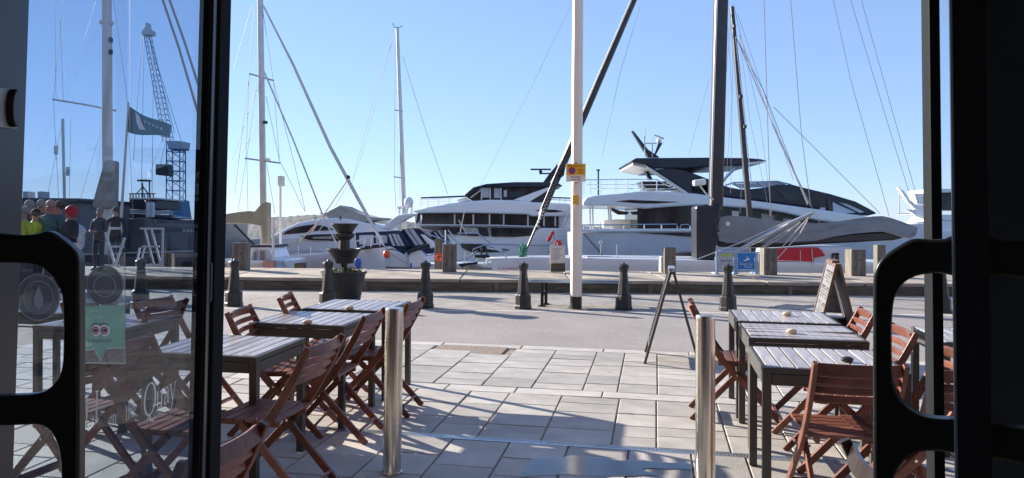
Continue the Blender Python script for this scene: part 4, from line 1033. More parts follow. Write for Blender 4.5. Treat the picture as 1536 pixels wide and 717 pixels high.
for q in ([(520, 240), (612, 196)], [(550, 250), (612, 206)], [(614, 194), (612, 262)], [(660, 194), (662, 258)], [(722, 193), (722, 262)]): MB().pxtube(c5(q), Yb+.72, .05).build('window_post', 'offwhite', my)
MB().px(c5([(510, 240), (565, 192), (640, 172), (800, 162), (970, 162), (1050, 170), (1075, 184), (1000, 191), (720, 194), (612, 194), (530, 246)]), Yb+.4, BE-.8).build('roof', 'darkgrey', my, .10)
MB().px(c5([(790, 264), (985, 192), (1035, 186), (945, 235), (880, 278)]), Yb+.5, .5).build('arch', 'white', my, .06)
MB().px(c5([(880, 277), (985, 212), (1030, 192), (1000, 240), (985, 278)]), Yb+.62, .4).build('arch_infill', 'darkgrey', my)
MB().px(c5([(960, 165), (985, 130), (1030, 75), (1042, 55), (1046, 90), (1000, 165)]), Yb+2.4, .6).build('radar_mast', 'darkgrey', my, .04)
MB().px(c5([(890, 86), (1006, 86), (1006, 94), (890, 94)]), Yb+2.5, .3).build('radar_bar', 'iron', my, .02); MB().px(c5([(940, 110), (1030, 110), (1030, 117), (940, 117)]), Yb+2.5, .3).build('radar_shelf', 'iron', my)
MB().ball(at(*c5([(947, 104)])[0], Yb+2.5), .13).build('radar_dome', 'iron', my)
MB().px(c5([(268, 248), (520, 238), (540, 246), (400, 252), (268, 256)]), Yb+.6, .25).build('bulwark_cap', 'darkgrey', my)
MB().px(c5([(470, 262), (520, 248), (556, 268), (500, 280), (470, 280)]), Yb+.8, 2.8).build('console', 'white', my, .1)
rail(my, Yb+.5, c5([(262, 262), (450, 256)]), [c5([(x, 250)])[0] for x in (270, 310, 370, 430)], 312, .022, extra=[c5([(262, 276), (450, 270)]), c5([(262, 290), (450, 284)])])
rail(my, Yb+.5, c5([(1000, 250), (1118, 254)]), [c5([(x, 252)])[0] for x in (1055, 1085)], 305, .03, 'x' and [c5([(1000, 262), (1118, 266)])])
MB().px(c5([(1000, 246), (1118, 250), (1118, 257), (1000, 254)]), Yb+.4, .2).build('bulwark_cap', 'darkgrey', my)
MB().pxtube(c5([(272, 350), (272, 380), (255, 398)]), Yb+.5, .06).build('rail', 'chrome', my)
stays(my, Yb-.2, [c5([(470, 510), (1000, 520)]), c5([(1075, 410), (1115, 300)])], .03, 'chrome', 'rail')

# --- white sports cruiser
Yd = 36.0; c6 = lambda L_: crop(340, 290, 5.486, L_)
sc2 = boat('motor_cruiser', 'white sports cruiser with sweeping dark side windows and taupe tent', 'motor cruiser', 480, 400, Yd)
hull([c + (s,) for c, s in zip(c6([(150, 385), (270, 372), (420, 372), (620, 358), (900, 352), (1200, 345), (1360, 345), (1450, 350)]), (0, .4, .75, .95, 1, 1, .95, .9))], 408, Yd+2.2, 4.4, 'white', 'hull', sc2, lean=.12)
MB().px(c6([(330, 372), (420, 322), (500, 278), (580, 244), (680, 222), (800, 204), (900, 200), (1000, 208), (1120, 236), (1250, 262), (1330, 292), (1330, 330), (1060, 340), (880, 352), (420, 382)]), Yd+.5, 3.4).build('cabin', 'white', sc2, .18, bseg=3)
for q in ([(452, 338), (500, 306), (560, 280), (640, 264), (725, 254), (690, 318), (560, 332)], [(712, 312), (742, 262), (782, 264), (752, 308)], [(766, 308), (796, 268), (850, 284), (880, 296), (850, 304)]): MB().px(c6(q), Yd+.44, .1).build('side_window', 'tint', sc2, .01)
MB().px(c6([(606, 354), (640, 346), (720, 338), (890, 334), (915, 360), (930, 392), (780, 388), (680, 384), (630, 370)]), Yd-.04, .1).build('hull_window', 'tint', sc2, .01)
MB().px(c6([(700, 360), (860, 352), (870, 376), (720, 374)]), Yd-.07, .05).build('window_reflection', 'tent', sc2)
MB().px(c6([(730, 360), (1060, 336), (1066, 342), (730, 368)]), Yd+.3, .3).build('trim_stripe', 'plate', sc2)
tent = MB().px(c6([(752, 160), (800, 168), (850, 140), (935, 96), (1005, 130), (1100, 168), (1200, 196), (1290, 200), (1290, 214), (1190, 222), (1130, 240), (1040, 226), (950, 212), (880, 206), (830, 202)]), Yd+.7, 2.6).build('tent', 'tent', sc2, .12)
MB().pxtube(c6([(938, 190), (938, 214)]), Yd+.5, .04).build('tent_pole', 'iron', sc2)
MB().px(c6([(1280, 290), (1310, 250), (1340, 225), (1410, 178), (1480, 166), (1536, 164), (1560, 175), (1500, 205), (1400, 262), (1360, 296)]), Yd+.3, .5).build('radar_arch', 'white', sc2, .06)
MB().px(c6([(1330, 270), (1400, 200), (1480, 172), (1500, 185), (1420, 245), (1360, 290)]), Yd+.26, .06).build('arch_panel', 'offwhite', sc2)
MB().px(c6([(1280, 290), (1310, 250), (1340, 225), (1410, 178), (1480, 166), (1536, 164), (1560, 175), (1500, 205), (1400, 262), (1360, 296)]), Yd+3.2, .5).build('radar_arch', 'white', sc2, .06)
MB().ball(at(613, 303.5, Yd+1), .24, (1, 1, 1.15)).build('radar_dome', 'white', sc2, 0, True)
MB().px(c6([(1400, 108), (1448, 102), (1452, 126), (1400, 128)]), Yd+1, .4).build('radar_box', 'white', sc2, .04)
for q in ([(1424, 126), (1424, 172)], [(1494, 98), (1480, 165)], [(1530, 60), (1520, 170)]): MB().pxtube(c6(q), Yd+1, .05).build('arch_post', 'chrome', sc2)
rail(sc2, Yd-.02, c6([(430, 486), (620, 470), (860, 484)]), [c6([(x, 440)])[0] for x in (590, 690)], 382, .02, m='chrome')
MB().px(c6([(300, 380), (430, 376), (880, 366), (880, 372), (430, 382), (300, 386)]), Yd-.03, .05).build('rubbing_strake', 'plate', sc2)

# --- navy canopied boat
Yn = 28.0; c9 = lambda L_: crop(520, 330, 7.97, L_)
nv = boat('canopied_boat', 'white cabin boat under navy canvas canopies with clear window strips', 'motor boat', 600, 404, Yn)
hull([c + (s,) for c, s in zip(c9([(60, 395), (300, 372), (450, 352), (600, 370), (740, 440), (900, 440), (1040, 420)]), (.95, 1, 1, 1, 1, 1, .9))], 405.5, Yn+1.5, 3.0, 'white', 'hull', nv, lean=.05)
MB().px(c9([(60, 548), (560, 560), (745, 568), (745, 585), (60, 575)]), Yn-.05, .15).build('base_shade_strip', 'cladding', nv)  # grey strip painted in for the shade along the hull base
MB().px(c9([(720, 440), (800, 350), (880, 372), (990, 470), (990, 570), (750, 580)]), Yn-.1, .8).build('stern_quarter', 'white', nv, .08)
MB().px(c9([(98, 150), (500, 132), (625, 128), (520, 312), (420, 318), (120, 345)]), Yn+.3, 2.4).build('side_canopy', 'navy', nv, .04)
for q in ([(150, 182), (320, 176), (325, 285), (150, 292)], [(345, 180), (478, 182), (498, 275), (352, 282)]): MB().px(c9(q), Yn+.24, .08).build('canopy_window', 'pale_glass', nv)
MB().px(c9([(490, 165), (640, 150), (760, 318), (700, 330), (690, 415), (560, 330), (478, 300)]), Yn+.1, 2.6).build('aft_canopy', 'navy', nv, .04)
for q in ([(500, 178), (526, 172), (588, 308), (550, 308)], [(545, 168), (580, 166), (646, 310), (606, 310)], [(590, 172), (620, 172), (692, 310), (655, 310)]): MB().px(c9(q), Yn+.05, .08).build('canopy_window', 'pale_glass', nv)
MB().px(c9([(630, 150), (660, 110), (820, 96), (1000, 140), (1010, 240), (960, 300), (1030, 400), (900, 410), (800, 350), (750, 318)]), Yn+.6, 2.2).build('cockpit_canopy', 'navy', nv, .04)
for q in ([(690, 116), (728, 113), (860, 298), (822, 305)], [(744, 113), (798, 112), (922, 288), (872, 298)]): MB().px(c9(q), Yn+.54, .08).build('canopy_window', 'pale_glass', nv)
MB().px(c9([(880, 112), (990, 130), (1006, 208), (960, 180)]), Yn+.54, .08).build('canopy_window', 'tent', nv)
MB().px(c9([(872, 168), (930, 176), (1040, 262), (1058, 330), (1000, 345), (950, 270)]), Yn+.5, .5).build('seat_shell', 'white', nv, .06)
MB().px(c9([(1015, 128), (1120, 128), (1190, 240), (1210, 300), (1060, 220)]), Yn+1.4, 1.5).build('bow_canopy', 'navy', nv, .04)
for q in ([(1040, 150), (1060, 142), (1130, 225), (1110, 235)], [(1085, 132), (1108, 130), (1165, 205), (1145, 212)]): MB().px(c9(q), Yn+1.34, .08).build('canopy_window', 'pale_glass', nv)
MB().pxtube(c9([(720, 385), (990, 298)]), Yn-.2, .07, 8).build('boom_pole', 'iron', nv)
MB().px(c9([(690, 420), (700, 385), (725, 390), (720, 430)]), Yn-.2, .15).build('pole_end', 'offwhite', nv, .02)
MB().px(c9([(180, 440), (370, 400), (520, 410), (520, 455), (200, 460)]), Yn-.06, .05).build('hull_panel', 'tent', nv)
fb = MB().px(c9([(95, 470), (115, 455), (150, 460), (160, 520), (145, 580), (110, 575), (92, 530)]), 21.5, .25)
tag(fb.build('blue_fender', 'blue', None, .08, True), 'blue fender hanging over the quay behind the tiered planter', 'fender')
fb = MB().px(c9([(748, 515), (775, 510), (780, 580), (750, 582)]), 21.5, .15)
tag(fb.build('blue_mooring_post', 'blue', None, .04), 'small blue mooring post below the navy canopies', 'mooring post')

# --- sailing boat with beige boom cover, furled forestay to the right
Ys = 25.0
sb = boat('sailing_boat', 'sailing boat with cream mast and beige boom cover beside the door jamb', 'sailing boat', 480, 404, Ys)
hull([(300, 392, .8), (400, 386, .95), (450, 382, 1), (500, 378, .9), (545, 373, .6), (578, 369, .05)], 406, Ys+1.3, 2.6, 'hullgrey', 'hull', sb, lean=.22)
MB().px([(415, 384), (500, 377), (575, 368.5), (575, 371), (500, 379.5), (415, 387)], Ys+.5, .2).build('toe_rail', 'black', sb)
m0, m1 = at(396, 384, Ys+1), at(389.5, -60, Ys+1)
MB().ribbon([m0, m0.lerp(m1, .5), m1], .19, [.21, .20, .17], (0, 1, 0)).build('mast', 'alu', sb, .05)
MB().px(c6([(-60, 175), (0, 168), (100, 152), (180, 144), (225, 150), (255, 118), (285, 80), (310, 70), (330, 76), (330, 420), (318, 432), (288, 430), (286, 250), (250, 262), (195, 250), (30, 240), (-60, 245)]), Ys+.65, .5).build('boom_cover', 'beige', sb, .12, bseg=3)
MB().px(c6([(-60, 240), (200, 238), (200, 250), (-60, 252)]), Ys+.7, .2).build('boom', 'alu', sb)
MB().pxtube([(374, 110.5), (411, 121)], Ys+1, .03).build('spreader', 'alu', sb); MB().pxtube([(367.5, 237.5), (420, 244.5)], Ys+1, .03).build('spreader', 'alu', sb)
for x, y in ((398, 183.5), (402, 239.5)): MB().box(at(x, y, Ys+.85), (.14, .14, .10)).build('mast_light', 'iron' if y < 200 else 'white', sb, .02)
MB().pxtube([(396, 107), (440, 210), (484, 322), (505, 366)], Ys+.5, .030).build('inner_forestay', 'alu', sb)
MB().pxtube([(393, 5), (440, 98), (495, 220), (538, 300), (568, 354), (577, 370)], Ys+.9, [.03, .05, .062, .066, .05, .02], 7).build('furled_jib', 'alu', sb)
MB().ball(at(522, 266, Ys+.85), .08).build('halyard_block', 'iron', sb)
stays(sb, Ys+1, [[(382, 8), (373.5, 111), (369, 237), (357, 317)], [(393, 8), (410, 121), (419, 240)], [(378, 8), (350, 105)], [(388, 125), (348, 240)], [(385, 125), (370, 237), (372, 320)], [(399, 145), (419, 240), (458, 318)], [(400, 245), (412, 320)], [(410, 122), (440, 240), (458, 316)], [(374, 111), (352, 290)], [(386, 190), (349, 250)]], .009, 'wire')
stays(sb, Ys+.3, [[(419, 380), (470, 345), (523, 268)], [(433, 380), (480, 330), (521, 270)]], .014, 'rope', 'sheet')
b = MB()
for q in ([(535, 362), (548, 356.5), (572, 354), (575, 371)], [(536, 373), (548, 368), (574, 365)], [(548, 357), (545, 375)], [(558, 355), (556, 373)], [(570, 354), (570, 372)]): b.pxtube(q, Ys+.6, .022)
b.build('pulpit', 'white', sb)
ob = tag(MB().ball(at(580, 381, 24.2), .115, (1, 1, 1.15), 16).build('orange_buoy', 'orange', None, 0, True), 'orange buoy hanging at the bow before the navy canopies', 'buoy')
ml = tag(MB().pxtube([(578, 371), (590, 383), (603, 391), (614, 396)], 24.6, .014).build('mooring_rope', 'rope', None), 'mooring rope running from the bow to the blue post', 'rope')
# --- small wheelhouse boat
Yw = 22.0
wh = boat('fishing_boat', 'small white wheelhouse boat with a dark roof edge beside the square pile', 'boat', 398, 405, Yw)
hull([(340, 391, .8), (372, 391, 1), (430, 390, 1), (446, 388, .1)], 408, Yw+1, 2.0, 'white', 'hull', wh)
MB().px([(371, 392), (375, 370), (404, 369), (411, 386), (411, 402), (371, 402)], Yw+.1, 1.6).build('wheelhouse', 'white', wh, .05)
MB().px([(372, 367.5), (405, 367.5), (409, 370.5), (372, 370.5)], Yw+.05, 1.7).build('roof_edge', 'navy', wh, .02)
for q in ([(375.5, 390), (381, 374), (386, 374), (386, 390)], [(388, 374), (398, 374), (398, 390), (388, 390)], [(400, 374), (403, 374), (408, 388), (400, 390)]): MB().px(q, Yw+.06, .06).build('window', 'pale_glass', wh)
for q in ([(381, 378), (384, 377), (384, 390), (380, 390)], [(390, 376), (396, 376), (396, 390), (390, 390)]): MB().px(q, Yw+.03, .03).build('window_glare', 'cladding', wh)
MB().px([(393, 391), (411, 391), (411, 403), (393, 403)], Yw-.3, .2).build('pink_locker', mat('faded_red_paint', (.5, .25, .22)), wh, .02)
MB().px([(411, 391), (423, 391), (423, 403), (411, 403)], Yw-.2, .4).build('pale_locker', 'signframe', wh, .02)
MB().pxtube([(410, 326), (410, 392)], Yw-.1, .045).build('signal_post', 'offwhite', wh)
MB().px([(441, 395), (454, 394), (454, 403), (441, 403)], Yw-.5, .4).build('deck_box', 'sign_wood', wh, .02)
MB().pxtube([(352, 337), (382, 368)], Yw+.4, .035).build('derrick', 'iron', wh)
qp = boat('quay_light', 'slim pale light post with a boxy lamp above the sports cruiser', 'lamp post', 420.5, 380, 27.5)
MB().pxtube([(420.5, 278), (421, 402)], 27.5, .045, 8).build('shaft', 'post', qp); MB().px([(416, 263.5), (424.5, 263.5), (424.5, 279), (416, 279)], 27.4, .25).build('lamp_box', 'offwhite', qp, .03); MB().px([(418, 267), (422.5, 267), (422.5, 275), (418, 275)], 27.38, .04).build('lamp_glass', 'plate', qp)
# --- pale mast far behind
Yf = 60.0
fb_ = boat('sailing_boat', 'far sailing boat with slim pale mast left of the motor yacht', 'sailing boat', 609, 400, Yf)
hull([(520, 388, .4), (580, 388, 1), (660, 388, 1), (690, 388, .1)], 400, Yf+1.6, 3.2, 'white', 'hull', fb_)
a_, c_ = at(609, 390, Yf+1.6), at(596, 42, Yf+1.6); MB().ribbon([a_, a_.lerp(c_, .5), c_], .3, [.36, .34, .24], (0, 1, 0)).build('mast', 'alu', fb_, .08)
for q in ([(592, 165), (604, 167)], [(591, 265), (608, 268)]): MB().pxtube(q, Yf+1.5, .05).build('spreader', 'alu', fb_)
MB().pxtube([(589, 35), (592, 41), (600, 41), (604, 38)], Yf+1.5, .03).build('wind_vane', 'iron', fb_)
stays(fb_, Yf+1.5, [[(593, 43), (592, 165), (591.5, 265), (594, 318)], [(604, 85), (640, 200), (672, 292)], [(590, 56), (565, 130), (530, 265), (500, 312)], [(588, 62), (570, 130), (540, 240), (522, 290)], [(597, 45), (600, 165), (600, 300)]], .018, 'wire')
# --- rail gear of a small yacht left of CANADA
Yg = 22.5
sy = boat('dinghy', 'low white tender with curved rails and a black outboard behind the square pile', 'dinghy', 700, 402, Yg)
hull([(640, 394, .5), (670, 395, 1), (725, 396, 1), (738, 393, .2)], 408, Yg+.7, 1.4, 'white', 'hull', sy)
for q in ([(708, 382), (710, 374), (724, 369), (731, 368), (742, 372), (756, 380), (761, 389)], [(686, 350), (697, 350), (716, 350), (724, 356), (738, 366)], [(640, 350), (684, 368)], [(645, 398), (700, 388), (716, 376)], [(690, 402), (704, 394)], [(672, 345), (690, 368)]): MB().pxtube(q, Yg, .022).build('rail', 'chrome', sy)
for q in ([(714, 395), (718, 378)], [(727, 397), (730, 372)], [(696, 396), (698, 376)], [(668, 345), (668, 390)]): MB().pxtube(q, Yg, .018).build('stanchion', 'chrome', sy)
b = MB()
for k in range(18):
    t0, t1 = 2*math.pi*k/18, 2*math.pi*(k+1)/18; b.pxtube([(726+4*math.cos(t0), 378+9*math.sin(t0)), (726+4*math.cos(t1), 378+9*math.sin(t1))], Yg-.1, .03)
b.build('wheel', 'black', sy)
MB().px([(711, 382), (734, 382), (735, 387), (712, 387)], Yg-.2, .3).build('outboard', 'black', sy, .04)
MB().px([(688, 396), (716, 393), (716, 396), (690, 400)], Yg-.3, .3).build('seat_board', 'navy', sy); MB().px([(704, 400), (738, 401.5), (738, 404.5), (704, 404)], Yg-.3, .2).build('boarding_plank', 'cladding', sy)
MB().px([(733, 391), (729, 391), (729, 398), (733, 398)], Yg-.3, .2).build('fender', 'white', sy, .04)
for q in ([(698, 310), (690, 350), (676, 368)], [(688, 330), (700, 352)]): MB().pxtube(q, Yg, .014).build('mooring_line', 'offwhite', sy)
lb = thing('lifebuoy', 'red and white ring hanging on the thin pile', 'lifebuoy', at(659, 386, 18.9))
b = MB()
for k in range(16):
    t0, t1 = 2*math.pi*k/16, 2*math.pi*(k+1)/16; b.pxtube([(659+4*math.cos(t0), 386+5*math.sin(t0)), (659+4*math.cos(t1), 386+5*math.sin(t1))], 18.9, .028)
b.build('ring', 'orange', lb)
# --- fly bridge boat at the right edge
Ye = 58.0
fy = boat('motor_yacht', 'white sport fishing yacht cut off by the black door handle', 'yacht', 1400, 400, Ye)
hull([(1330, 352, .3), (1370, 350, .8), (1440, 346, 1), (1520, 344, 1)], 405, Ye+2.4, 4.8, 'white', 'hull', fy)
MB().px([(1350, 352), (1360, 340), (1372, 334), (1400, 330), (1520, 328), (1520, 352)], Ye+.5, 3.6).build('cabin', 'white', fy, .1)
MB().px([(1400, 289), (1500, 289), (1500, 315), (1400, 315)], Ye+.6, 3).build('bridge_windows', 'tint', fy, .04); MB().px([(1404, 322), (1520, 322), (1520, 331), (1400, 331)], Ye+.4, 3.6).build('bridge_deck', 'white', fy, .08); MB().px([(1398, 283), (1500, 283), (1500, 289), (1398, 289)], Ye+.4, 3.6).build('bridge_roof', 'white', fy, .05)
MB().px([(1348, 281), (1356, 286), (1366, 300), (1376, 308), (1386, 309), (1386, 330), (1378, 326), (1366, 318), (1358, 314), (1374, 314), (1362, 302)], Ye+1, .5).build('radar_arch', 'white', fy, .06)
MB().px([(1372, 292), (1400, 291), (1400, 309), (1376, 306)], Ye+1.2, 1).build('arch_top', 'white', fy, .06)
MB().pxtube([(1349, 280), (1349, 322)], Ye+1.5, .05).build('aerial', 'offwhite', fy); MB().pxtube([(1346, 321), (1365, 321)], Ye+1, .06).build('rail', 'chrome', fy)

# ================================================================== SEEN THROUGH THE GLASS DOOR
Yt = 24.5; ct = lambda L_: crop(0, 0, 1.992, L_)
s3 = boat('sailing_boat', 'sailing boat with thick cream mast seen through the glass door', 'sailing boat', 150, 404, Yt)
hull([(20, 384, .6), (100, 383, .9), (200, 380, 1), (290, 377, .6), (330, 374, .05)], 404, Yt+1.3, 2.8, 'darkgrey', 'hull', s3)
a_, c_ = at(162, 385, Yt+1), at(160, -90, Yt+1); MB().ribbon([a_, a_.lerp(c_, .5), c_], .24, [.30, .29, .26], (0, 1, 0)).build('mast', 'post', s3, .06)
MB().px(ct([(272, 612), (280, 585), (305, 495), (312, 478), (336, 478), (334, 600), (326, 625), (280, 622)]), Yt+.75, .5).build('sail_bag', 'tent', s3, .08)
MB().pxtube([(151, 33), (169, 35)], Yt+1, .09, 8).build('mast_collar', 'post', s3)
MB().pxtube([(79, 149), (128, 157), (174, 166)], Yt+1, .035).build('spreader', 'offwhite', s3)
for y in (60, 78): MB().box(at(166, y, Yt+.8), (.10, .10, .16)).build('mast_fitting', 'iron', s3)
for q in ([(241, -10), (268, 70), (290, 145), (316, 236)], [(251, -10), (276, 60), (300, 135), (322, 205)]): MB().pxtube(q, Yt+1, .045).build('furled_rope', 'rope', s3)
stays(s3, Yt+1, [[(82, 0), (84, 149)], [(170, 0), (190, 140), (200, 330)], [(94, 0), (80, 149), (88, 300)], [(150, 200), (120, 300)], [(90, 30), (95, 150)], [(160, -50), (120, 80)]], .008, 'wire')
s4 = boat('sailing_boat', 'sailing boat with a thin bare mast behind the waiting people', 'sailing boat', 96, 400, 40)
hull([(40, 386, .2), (80, 386, 1), (140, 386, .8)], 402, 41.2, 2.6, 'white', 'hull', s4)
a_, c_ = at(99, 390, 41), at(94, 178, 41); MB().ribbon([a_, a_.lerp(c_, .5), c_], .12, .13, (0, 1, 0)).build('mast', 'alu', s4, .03)
for x, y in ((84, 225), (102, 257)): MB().box(at(x, y, 40.9), (.18, .15, .5)).build('radar_reflector', 'plate', s4, .03)
stays(s4, 41, [[(84, 208), (84, 240)], [(106, 180), (104, 300)], [(94, 180), (70, 300)]], .012, 'wire')
fp_ = boat('flag_pole', 'pale flag pole flying a teal flag with a white sail print', 'flag pole', 176, 400, 20.5)
p0_, p1_ = at(174.5, 372, 20.5), at(193, 153, 20.5); p0_.z = WATER_Z
MB().tube([p0_, p0_.lerp(p1_, .5), p1_], [.045, .04, .025], 8).build('pole', 'post', fp_, 0, True)
b = MB(); n = 16; rows = []
for i in range(n+1):
    t = i/n; xt, yt = 194.5+(258-194.5)*t, 159.5+(191-159.5)*t+3*math.sin(t*5); xb_, yb = 190.5+(254.5-190.5)*t, 196+(209-196)*t+3*math.sin(t*5+.6)
    rows.append([b.bm.verts.new(at(xt+(xb_-xt)*k/6, yt+(yb-yt)*k/6, 20.5+.10*math.sin(t*9+k*.3)*t)) for k in range(7)])
for a, c in zip(rows, rows[1:]):
    for k in range(6): b.bm.faces.new((a[k], a[k+1], c[k+1], c[k]))
fo = b.build('cloth', 'flag', fp_, 0, True); md = fo.modifiers.new('s', 'SOLIDIFY'); md.thickness = .006
MB().px([(203, 168), (209, 174), (214, 188), (219, 195), (209, 194), (205, 184)], 20.42, .004).build('sail_print', 'white_print', fp_)
b = MB()
for k in range(5): b.px([(216+k*6, 180+k*2.6), (219.5+k*6, 181.5+k*2.6), (219.5+k*6, 185+k*2.6), (216+k*6, 183.5+k*2.6)], 20.38, .004)
b.build('flag_print', 'pale_glass', fp_)
# crane
YC = 120.0
cr = boat('dock_crane', 'blue lattice dock crane with its jib raised beyond the teal flag', 'crane', 264, 330, YC)
def lattice(b, A, B_, wa, wb, n, r):
    A, B_ = V(A), V(B_)
    cs = [[A.lerp(B_, i/n)+V((sx*(wa+(wb-wa)*i/n)/2, sy*(wa+(wb-wa)*i/n)/2, 0)) for sx, sy in ((-1, -1), (1, -1), (1, 1), (-1, 1))] for i in range(n+1)]
    for k in range(4): b.tube([c[k] for c in cs], r, 5)
    for i in range(n):
        for k in range(4):
            j = (k+1) % 4; b.tube([cs[i][k], cs[i+1][j]], r*.6, 4); b.tube([cs[i+1][k], cs[i+1][j]], r*.6, 4)
b = MB(); lattice(b, at(264, 330, YC), at(264, 213, YC), 2.2, 2.1, 8, .10); b.build('tower', 'crane', cr)
b = MB(); lattice(b, at(253, 214, YC), at(220, 46, YC), 1.3, .8, 20, .055); b.build('jib', 'crane', cr)
MB().px([(250, 212), (276, 212), (274, 224), (252, 224)], YC-1, 2.5).build('machine_house', 'crane', cr, .1)
MB().px([(233, 246), (252, 246), (252, 264), (233, 262)], YC-1.2, 2).build('operator_cab', 'iron', cr, .1)
for q in ([(212, 48), (218, 40), (218, 34), (222, 34), (222, 41), (229, 46), (228, 52), (212, 52)],): MB().px(q, YC-.6, 1.2).build('jib_head', 'plate', cr, .05)
MB().px([(256, 300), (272, 300), (276, 330), (252, 330)], YC-1.5, 3).build('pedestal', 'crane', cr, .1)
stays(cr, YC, [[(220, 46), (272, 212)], [(222, 46), (262, 200)], [(216, 50), (212, 290)], [(213, 50), (200, 240)], [(230, 90), (228, 290)], [(249, 190), (225, 260)], [(275, 212), (275, 320)], [(250, 200), (240, 250)]], .05, 'crane', 'cable')
# grey work boat below the crane
c1 = lambda L_: crop(20, 280, 5.12, L_)
YW = 34.0
wb = boat('work_boat', 'dark grey work boat with tall white funnels seen through the glass door', 'work boat', 250, 400, YW)
hull([c + (s,) for c, s in zip(c1([(850, 245), (980, 240), (1200, 262), (1450, 252), (1540, 250)]), (.9, 1, 1, 1, .9))], 405, YW+2.5, 5, 'cladding', 'hull', wb, lean=.05)
MB().px(c1([(875, 205), (1010, 210), (1180, 240), (1010, 246), (875, 262)]), YW+.4, 3).build('lower_house', 'darkgrey', wb, .05)
MB().px(c1([(888, 98), (1092, 98), (1092, 172), (888, 172)]), YW+.8, 2.6).build('deck_house', 'darkgrey', wb, .05)
MB().px(c1([(884, 84), (1096, 84), (1096, 98), (884, 98)]), YW+.6, 3).build('house_roof', 'offwhite', wb, .03)
MB().px(c1([(890, 174), (1050, 178), (1050, 205), (890, 205)]), YW+.9, 2.4).build('window_row', 'pale_glass', wb)
for x in (1036, 1068): MB().lathe([(.10, 0), (.10, .62), (.07, .70)], at(*c1([(x, 235)])[0], YW+.3), 12).build('funnel', 'white', wb, 0, True)
b = MB()
for x in range(900, 1095, 22): b.pxtube(c1([(x, 84), (x-4, 52)]), YW+1, .03)
b.pxtube(c1([(890, 54), (1092, 54)]), YW+1, .03); b.build('top_rail', 'iron', wb)
for q in ([(995, 84), (990, -30)], [(1045, 84), (1045, -40)], [(940, 60), (992, 0)], [(1040, 60), (994, 0)]): MB().pxtube(c1(q), YW+1.4, .035).build('mast', 'iron', wb)
MB().px(c1([(950, -55), (1030, -55), (1030, -42), (950, -42)]), YW+1.3, .4).build('radar_bar', 'iron', wb)
for k in range(9): MB().px([(274+k*5, 343), (277.5+k*5, 343), (277.5+k*5, 348.5), (274+k*5, 348.5)], YW-.1, .08).build('deck_light', 'offwhite', wb, .02)
for k in range(4): MB().px([(196+k*30, 352), (222+k*30, 352), (222+k*30, 394), (196+k*30, 394)], YW-.06, .05).build('hull_panel', 'cladding', wb, .01)
MB().px([(288, 359), (312, 359), (312, 366), (288, 366)], YW-.15, .1).build('red_board', 'red', wb); 
# grey building on the far quay
YB = 30.0
hb = boat('harbour_building', 'low grey clad harbour building behind the waiting people', 'building', 100, 400, YB)
p_, q_ = at(-160, 399, YB), at(112, 399, YB); zt = at(60, 302, YB).z
MB().box(((p_.x+q_.x)/2, YB+2.2, (zt+WATER_Z)/2), (q_.x-p_.x, 4, zt-WATER_Z)).build('wall', 'cladding', hb)
n = 7; w_ = (q_.x-p_.x)/n
for k in range(n):
    for z0, z1 in ((WATER_Z+.2, zt-2.0), (zt-1.97, zt-.3)): MB().box((p_.x+w_*(k+.5), YB+.18, (z0+z1)/2), (w_-.03, .06, z1-z0)).build('cladding_panel', 'cladding', hb, .008)
MB().box(((p_.x+q_.x)/2, YB+2.2, zt+.06), (q_.x-p_.x+.3, 4.4, .16)).build('roof', 'darkgrey', hb, .03)
for x in (34, 56): MB().px([(x, 287), (x+8, 287), (x+8, 298), (x, 298)], YB+2, .5).build('roof_vent', 'plate', hb, .02)

# white stands on the quay edge
def stand(label, bars, Y=17.4, px_=180):
    rt = thing('white_stand', label, 'stand', at(px_, 401, Y), 'white folding stands on the quay')
    for nm, q, w in bars: MB().ribbon([at(*c1([p])[0], Y) for p in q], .05, w, (0, 1, 0)).build(nm, 'white', rt, .006)
stand('white folding stand shaped like a V beside the person in grey', [('top_bar', [(700, 320), (830, 320)], .06), ('leg', [(702, 330), (780, 600)], .05), ('leg', [(785, 600), (856, 392)], .05), ('middle_bar', [(720, 460), (850, 460)], .045), ('foot_bar', [(700, 606), (816, 606)], .045)], px_=168)
stand('white folding stand with two slanted legs nearer the door stile', [('top_bar', [(975, 322), (1158, 322)], .05), ('leg', [(1062, 330), (1132, 595)], .045), ('leg', [(1150, 325), (1143, 600)], .045), ('leg', [(1012, 330), (1078, 590)], .035), ('leg', [(972, 468), (945, 595)], .035), ('leg', [(1010, 460), (978, 585)], .035), ('middle_bar', [(990, 460), (1122, 458)], .04), ('foot_bar', [(1040, 602), (1152, 602)], .06), ('foot_bar', [(940, 602), (1028, 602)], .05)], 17.8, 226)
bg_ = MB(); rnd = random.Random(6)
bmesh.ops.create_icosphere(bg_.bm, subdivisions=3, radius=1)
cb_ = at(118, 357, 16.6)
for v in bg_.bm.verts:
    s_ = 1+rnd.uniform(-.10, .10); w_ = .20 if v.co.z > .3 else .13
    v.co = V((v.co.x*w_*s_, v.co.y*.13*s_, v.co.z*.30))+cb_
o = bg_.build('plastic_sack', 'plastic', None, 0, True); tag(o, 'crumpled white plastic sack hanging beside the person in red', 'sack')

